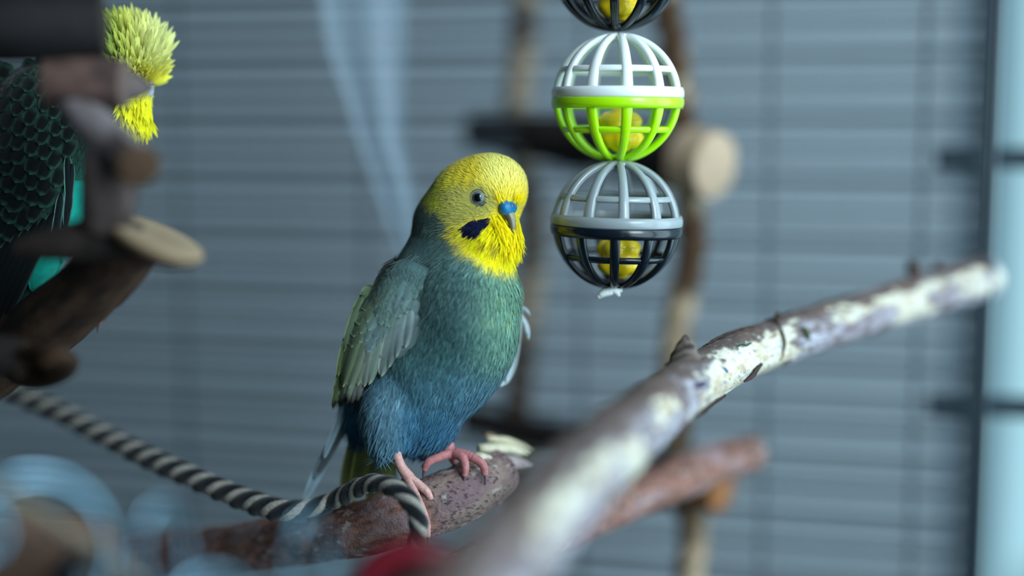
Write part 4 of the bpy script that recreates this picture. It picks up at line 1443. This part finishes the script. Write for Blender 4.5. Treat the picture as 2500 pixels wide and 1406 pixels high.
# flight feathers, longest below, each one a piece of its own
FL = [
    # root, tip, width, colours, layer
    ((868, 800), (812, 1000), 26, (92, 108, 74), (150, 164, 98), (58, 60, 44), 2),
    ((880, 805), (826, 994), 27, (120, 132, 108), (158, 168, 118), (70, 70, 60), 4),
    ((888, 812), (842, 992), 28, (120, 134, 118), (160, 168, 128), (78, 74, 70), 6),
    ((896, 815), (856, 990), 26, (108, 116, 108), (150, 152, 134), (80, 72, 70), 3),
    ((905, 812), (870, 986), 26, (112, 112, 106), (156, 150, 140), (90, 80, 78), 5),
    ((915, 800), (888, 946), 30, (112, 120, 110), (164, 168, 146), None, 9),
    ((925, 795), (872, 942), 32, (122, 134, 116), (166, 174, 138), None, 8),
    ((905, 790), (850, 950), 32, (112, 124, 106), (150, 160, 122), None, 9),
    ((890, 780), (836, 946), 32, (110, 124, 96), (150, 160, 108), None, 10),
    ((940, 790), (900, 940), 32, (122, 136, 126), (172, 178, 150), None, 11),
    ((958, 785), (930, 920), 34, (132, 148, 142), (178, 186, 164), None, 13),
    ((975, 775), (948, 898), 32, (134, 150, 148), (178, 188, 172), None, 15),
    ((990, 765), (966, 872), 30, (134, 152, 152), (176, 188, 178), None, 17),
    ((1003, 755), (988, 850), 26, (134, 150, 152), (176, 186, 180), None, 18),
    ((872, 760), (824, 920), 26, (106, 124, 86), (146, 160, 96), None, 11),
    ((884, 720), (838, 860), 24, (104, 122, 96), (142, 156, 104), None, 14),
]
for (r0, t0, wd, cb, ce, ct, lay) in FL:
    g = plume(WT, r0, t0, wd * .95, wcol(cb, ce, ct, .78), 18, 7, .42, n_off=4 + lay, cup=3.2, bow=-2, curve=rw.uniform(-3, 3))
    mk('flight_feather', g, M_FEATHER, wing)
# coverts: rounded, overlapping, from the tail side upwards
cov = []
axis_d = np.array([-.38, .925]); axis_s = np.array([.925, .38])
for row in range(10):
    L_ = np.interp(row, [0, 4, 9], [84, 70, 50]); wd = np.interp(row, [0, 4, 9], [58, 50, 38])
    s0 = np.interp(row, [0, 4, 7, 9], [196, 152, 104, 70])
    hw = np.interp(row, [0, 3, 6, 9], [54, 58, 52, 34])
    n = int(round(2 * hw / (wd * .56)))
    for i in range(n):
        o = (i + .5 * (row % 2)) / max(n - .5, 1) * 2 - 1
        cpt = np.array([1003, 628]) + axis_d * s0 + axis_s * (o * hw) + np.array([0, 0]) + rw.normal(size=2) * 3
        r0 = cpt - axis_d * L_ * .3
        t0 = cpt + (axis_d + axis_s * rw.normal() * .08) * L_ * .75
        gr_ = sm(-.2, -1, o)
        jit = rw.uniform(.9, 1.1)
        cb = mix(np.array([112., 134, 134]), np.array([106., 124, 96]), gr_) * jit
        ce = mix(np.array([138., 158, 156]), np.array([138., 152, 112]), gr_)
        if row > 8: cb = mix(cb, np.array([96., 122, 124]), .5)
        cov.append(plume(WT, r0, t0, wd * rw.uniform(.95, 1.15), wcol(tuple(cb), tuple(ce), None, .8, .55), 10, 7, .55, n_off=12 + row * .5, bow=3, cup=3.5))
mk('covert_feathers', join(cov), M_FEATHER, wing, kind='stuff')
# scapular feathers blending the back into the wing
ns_ = 2600
u_ = rw.random(ns_); v_ = rw.random(ns_)
ps = np.stack([np.interp(u_, [0, 1], [1006, 930]) + (v_ - .5) * 84, np.interp(u_, [0, 1], [636, 752]) + (v_ - .5) * 34], -1)
ps = np.column_stack([ps, WT(ps[:, 0], ps[:, 1]) + 12])
ng = grad(fw, ps)
ds = np.tile(np.array([-.36, .93, 0]), (ns_, 1)) + rw.normal(size=(ns_, 3)) * .12
ds -= ng * np.sum(ng * ds, 1, keepdims=True); ds /= np.linalg.norm(ds, axis=1, keepdims=True)
sc0 = mix(C(74, 98, 98), C(118, 142, 132), u_) * rw.uniform(.8, 1.15, (ns_, 1))
mk('scapular_feathers', blades(ps, ng, ds, rw.uniform(26, 44, ns_), rw.uniform(6, 13, ns_), 3.0, sc0, rw, .3), M_FEATHER, wing, kind='stuff')
# the far wing showing past the breast
Rz = lambda X, Y: -44 + 0 * X
wing2 = mk('wing', plume(Rz, (1250, 740), (1222, 944), 70, wcol((176, 194, 204), (214, 224, 214), None), 18, 9, .35, cup=6), M_FEATHER, bird, label='pale far wing edge')
for r0, t0, wd, cb in (((1262, 760), (1236, 932), 44, (190, 204, 216)), ((1240, 800), (1206, 940), 44, (176, 186, 130)), ((1264, 762), (1290, 830), 12, (190, 204, 214)), ((1258, 750), (1294, 772), 10, (180, 196, 206)), ((1262, 770), (1284, 815), 9, (200, 210, 216))):
    mk('flight_feather', plume(Rz, r0, t0, wd, wcol(cb, (216, 226, 220)), 16, 7, .4, n_off=rw.uniform(-6, 6), cup=3, curve=-8 if wd < 20 else 4), M_FEATHER, wing2)

# ---------------------------------------------------------------- bird 1: tail
def flatT(t0, slope):
    return lambda X, Y: t0 + slope * (Y - 1000)
TF = [
    ((905, 960), (838, 1215), 46, (96, 102, 62), (150, 148, 76), -52, 'dark'),
    ((915, 980), (862, 1225), 44, (100, 104, 62), (176, 172, 84), -44, 'dark'),
    ((930, 990), (905, 1235), 52, (96, 104, 76), (170, 168, 92), -56, 'dark'),
    ((950, 1000), (944, 1230), 46, (130, 140, 84), (176, 176, 110), -60, 'olive'),
    ((880, 960), (768, 1170), 26, (84, 92, 96), (150, 164, 172), -30, 'grey'),
    ((868, 950), (800, 1095), 20, (62, 68, 60), (110, 118, 100), -20, 'dark'),
    ((870, 965), (742, 1225), 28, (150, 176, 190), (190, 208, 216), -40, 'pale'),
    ((855, 960), (790, 1120), 16, (150, 172, 184), (190, 206, 214), -16, 'pale'),
]
for r0, t0, wd, cb, ce, tz, nm in TF:
    mk('tail_feather', plume(flatT(tz, -.10), r0, t0, wd, wcol(cb, ce), 22, 7, .3, cup=3), M_FEATHER, bird, label={'dark': None, 'olive': 'yellowish tail feather', 'grey': 'slim grey tail feather', 'pale': 'pale bluish tail feather'}[nm])

# ---------------------------------------------------------------- bird 1: feet
PINK = (204, 152, 144)
toes([[(966, 1060, 74, 15), (968, 1105, 76, 11.5), (980, 1140, 78, 12), (1000, 1168, 82, 15)],
      [(996, 1166, 84, 12), (1012, 1200, 88, 9.5), (1030, 1240, 90, 8.5), (1042, 1275, 86, 8), (1045, 1310, 76, 6)],
      [(1000, 1166, 82, 11), (1022, 1182, 84, 10.5), (1042, 1200, 84, 9.5), (1052, 1218, 80, 7)],
      [(994, 1168, 76, 11), (980, 1186, 66, 9), (972, 1200, 52, 7)],
      [(1004, 1168, 74, 11), (1014, 1176, 60, 9), (1020, 1184, 44, 7)]], bird, 'foot', PINK, label='pink foot beside the rope')
toes([[(1092, 1062, 10, 17), (1096, 1100, 14, 15), (1108, 1112, 20, 16)],
      [(1100, 1106, 22, 13), (1072, 1116, 34, 11), (1046, 1128, 40, 10), (1036, 1148, 36, 7)],
      [(1112, 1108, 26, 12), (1130, 1118, 44, 11), (1136, 1140, 52, 10), (1134, 1162, 50, 7)],
      [(1114, 1104, 22, 12), (1150, 1114, 36, 11.5), (1178, 1134, 42, 10.5), (1184, 1160, 38, 7.5)],
      [(1108, 1108, 10, 12), (1104, 1120, -6, 9), (1110, 1132, -18, 7)]], bird, 'foot', (186, 116, 116), label='pink far foot, toes spread')

# ---------------------------------------------------------------- bird 2: crested budgerigar at the left edge
EL2 = [
    ((268, 186, -30), (104, 96, 88), -60, 0),
    ((318, 150, -10), (70, 70, 66), -30, 0),
    ((316, 262, -4), (50, 58, 50), 0, 0),
    ((215, 330, -40), (120, 150, 110), 0, 18),
    ((90, 440, -50), (150, 230, 130), 0, 20),
    ((100, 275, -45), (115, 120, 100), 0, 0),
    ((20, 610, -50), (140, 190, 120), 0, 20),
    ((-60, 760, -60), (110, 160, 90), 0, 24),
]
f2 = sdf_factory(EL2, 40.0)
SP2 = [(285, 185, -20), (240, 290, -30), (120, 430, -45), (20, 620, -50), (-50, 760, -60)]
G2 = body_grid(f2, SP2, 110, 120)
def col2(p):
    X, Y = p[:, 0], p[:, 1]
    j = fbm(p / 30.0, 31, 3) - .5
    Xn, Yn = X + j * 30, Y + j * 30
    c = np.tile(C(46, 78, 66), (len(p), 1))
    c = mix(c, C(24, 34, 32), sm(.0, .12, j))
    c = mix(c, C(30, 170, 150), sm(150, 200, X - (Y - 500) * -.28) * sm(330, 420, Y) * .9)
    yel = sm(20, -20, polydist([(180, -40), (340, -30), (480, 80), (460, 250), (390, 380), (320, 380), (280, 300), (300, 230), (270, 160), (220, 110)], Xn, Yn))
    y = mix(C(204, 204, 92), C(236, 222, 70), sm(140, 210, Y))
    y = mix(y, C(226, 224, 150), sm(300, 380, X) * sm(190, 120, Y))
    y = mix(y, C(86, 130, 50), sm(325, 255, X) * .75)
    return mix(c, y, yel)
bird2 = thing('budgerigar', tuple(at(200, 790, .99)), 'dark green budgie with raised yellow crest behind the wooden toy at left', 'bird')
g2c = col2(G2.reshape(-1, 3))
nr2, nt2 = G2.shape[:2]
V2 = np.vstack([G2.reshape(-1, 3), G2[0].mean(0), G2[-1].mean(0)])
a_ = np.arange(nt2); b_ = (a_ + 1) % nt2
tr_ = np.vstack([np.stack([a_, b_, np.full(nt2, nr2 * nt2)], -1), np.stack([(nr2 - 1) * nt2 + a_, (nr2 - 1) * nt2 + b_, np.full(nt2, nr2 * nt2 + 1)], -1)])
mk('body', dict(V=P(V2), quads=gridquads(nr2, nt2, True), tris=tr_, col=np.vstack([g2c, g2c[:1], g2c[-1:]]) * .8), M_FEATHER, bird2)
r2 = np.random.default_rng(44)
B2 = np.array([366.0, 216, 10])
p = sample_grid(G2, 26000, r2)
p = p[(p[:, 1] < 420)]
nn = grad(f2, p)
d = flow(p, nn, B2) + r2.normal(size=p.shape) * .14
d = d - nn * np.sum(d * nn, 1, keepdims=True); d /= np.linalg.norm(d, axis=1, keepdims=True)
L_ = r2.uniform(20, 40, len(p))
gsb = [blades(p, nn, d, L_, r2.uniform(3, 6, len(p)), 4.0, np.clip(col2(p + d * 14) * r2.uniform(.8, 1.2, (len(p), 1)), 0, 1), r2)]
mk('plumage', join(gsb), M_FEATHER, bird2, kind='stuff')
# raised crest: broad soft feathers standing off the crown
p = sample_grid(G2, 30000, r2)
m = (p[:, 1] < 205) & (p[:, 0] > 205) & (p[:, 2] > -110)
p = p[m][:2300]
nn = grad(f2, p)
up_ = np.array([.22, -1.0, .05])
d = nn * .85 + flow(p, nn, B2) * .75 + up_ * .35 + r2.normal(size=p.shape) * .13
d /= np.linalg.norm(d, axis=1, keepdims=True)
ncam = np.array([0.1, -.2, 1.0])
nf = ncam - d * np.sum(ncam * d, 1, keepdims=True) + r2.normal(size=p.shape) * .25
nf -= d * np.sum(nf * d, 1, keepdims=True); nf /= np.linalg.norm(nf, axis=1, keepdims=True)
Lc = r2.uniform(34, 76, len(p)) * np.where(p[:, 0] > 355, 1.0, 1) * np.where(p[:, 1] > 150, .7, 1)
cc = col2(p + d * 20) * r2.uniform(.8, 1.12, (len(p), 1))
mk('crest', blades(p, nf, d, Lc, r2.uniform(8, 15, len(p)), 4.0, np.clip(cc, 0, 1), r2, .25, rows=6), M_FEATHER, bird2, kind='stuff', label='raised pale yellow crest')
# throat tuft
p = np.column_stack([r2.uniform(300, 362, 900), r2.uniform(232, 300, 900), np.zeros(900)])
p[:, 2] = Tfront(f2, p[:, 0], p[:, 1]) * 1.0
d = np.tile(np.array([-.12, 1.0, .12]), (900, 1)) + r2.normal(size=(900, 3)) * .22
d /= np.linalg.norm(d, axis=1, keepdims=True)
nn = np.tile(np.array([.2, 0, 1.0]), (900, 1)); nn -= d * np.sum(nn * d, 1, keepdims=True); nn /= np.linalg.norm(nn, axis=1, keepdims=True)
mk('throat_feathers', blades(p, nn, d, r2.uniform(28, 62, 900), r2.uniform(7, 13, 900), 4.0, np.clip(lin((240, 228, 40))[None] * r2.uniform(.8, 1.1, (900, 1)), 0, 1), r2, .2), M_FEATHER, bird2, kind='stuff')
# beak and cere seen at the edge of the face
def lump(c, r, col, name, m_, lab):
    n, k = 18, 24
    ph = np.linspace(.03, math.pi - .03, n)[:, None]; th = (np.arange(k) / k * 2 * math.pi)[None]
    d = np.stack(np.broadcast_arrays(np.sin(ph) * np.cos(th), np.cos(ph), np.sin(ph) * np.sin(th)), -1)
    V = np.asarray(c) + d * np.asarray(r)
    V[..., 0] += np.where(d[..., 1] > 0, -d[..., 1] ** 2 * r[0] * .6, 0)
    mk(name, withcol(dict(V=P(V.reshape(-1, 3)), quads=gridquads(n, k, True)), lin(col)), m_, bird2, label=lab)
lump((362, 204, 6), (14, 10, 16), (150, 128, 128), 'cere', M_CERE, 'brownish cere')
lump((360, 222, 4), (16, 24, 14), (176, 178, 186), 'beak', M_BEAK, 'pale grey beak')
# barred mantle and wing: dark rounded feathers with green margins
sc_ = []
W2 = lambda X, Y: Tfront(f2, X, Y)
ax2 = np.array([-.42, .91]); as2 = np.array([.91, .42])
for row in range(17):
    for i in range(9):
        cpt = np.array([118, 128]) + ax2 * (row * 33) + as2 * ((i + .5 * (row % 2) - 4.5) * 34) + np.array([0, 20]) + r2.normal(size=2) * 4
        if cpt[0] < -70 or cpt[0] > 205 - max(0, (cpt[1] - 560)) * .6 or cpt[1] > 700 or cpt[1] < 130 + max(0, (110 - cpt[0])) * .25: continue
        small = np.interp(row, [0, 5, 10], [.62, .85, 1.15])
        def c2(t, w, V):
            e = np.maximum(np.abs(w), sm(.66, 1.0, t))
            c = mix(lin((10, 16, 18)), lin((42, 74, 62)), sm(.56, .80, e + .25 * (vn(V / 14.0, 5) - .5)))
            c = mix(c, lin((40, 66, 58)), sm(.36, .2, t) * .8)
            return c
        sc_.append(plume(W2, cpt - ax2 * 28 * small, cpt + (ax2 + as2 * r2.normal() * .1) * 40 * small, r2.uniform(44, 60) * small, c2, 11, 9, .55, n_off=3 + (17 - row) * .5, bow=6, cup=4))
w2 = mk('wing', join(sc_), M_FEATHER, bird2, label='dark scalloped back and wing feathers', kind='stuff')
for k_ in range(7):
    x0 = 130 - k_ * 22; y0 = 520 + k_ * 14
    def c3(t, w, V):
        return mix(lin((12, 18, 20)), lin((86, 130, 118)), sm(.74, .9, np.abs(w)))
    mk('flight_feather', plume(W2, (x0, y0), (x0 - 120, y0 + 260), 34, c3, 16, 7, .3, n_off=10 + k_, cup=3), M_FEATHER, w2)
# long green chest streak feathers in front of the wing bend
for (r0, t0) in (((165, 378), (170, 520)), ((176, 400), (160, 560)), ((150, 470), (128, 620))):
    mk('chest_feather', plume(W2, r0, t0, 22, lambda t, w, V: mix(lin((18, 28, 30)), lin((120, 170, 158)), sm(.7, .95, np.abs(w))), 14, 7, .3, n_off=12, cup=3), M_FEATHER, bird2)
mk('chest_patch', plume(W2, (186, 440), (196, 580), 70, lambda t, w, V: lin((20, 178, 158))[None, None] * (.8 + .4 * vn(V / 6.0, 2)[..., None]), 14, 9, .6, n_off=8), M_FEATHER, bird2, label='bright teal chest feathers')
mk('chest_patch', plume(W2, (128, 610), (84, 720), 70, lambda t, w, V: lin((12, 150, 132))[None, None] * (.8 + .4 * vn(V / 6.0, 2)[..., None]), 14, 9, .6, n_off=8), M_FEATHER, bird2, label='bright teal belly feathers')
toes([[(150, 740, -30, 16), (196, 745, 6, 13), (212, 762, 22, 12)],
      [(206, 742, 18, 11), (243, 762, 14, 11), (240, 790, 4, 7)],
      [(190, 790, 0, 11), (176, 806, 10, 10), (170, 822, 4, 6)]], bird2, 'foot', (176, 130, 132), label='pink foot with dark claw')
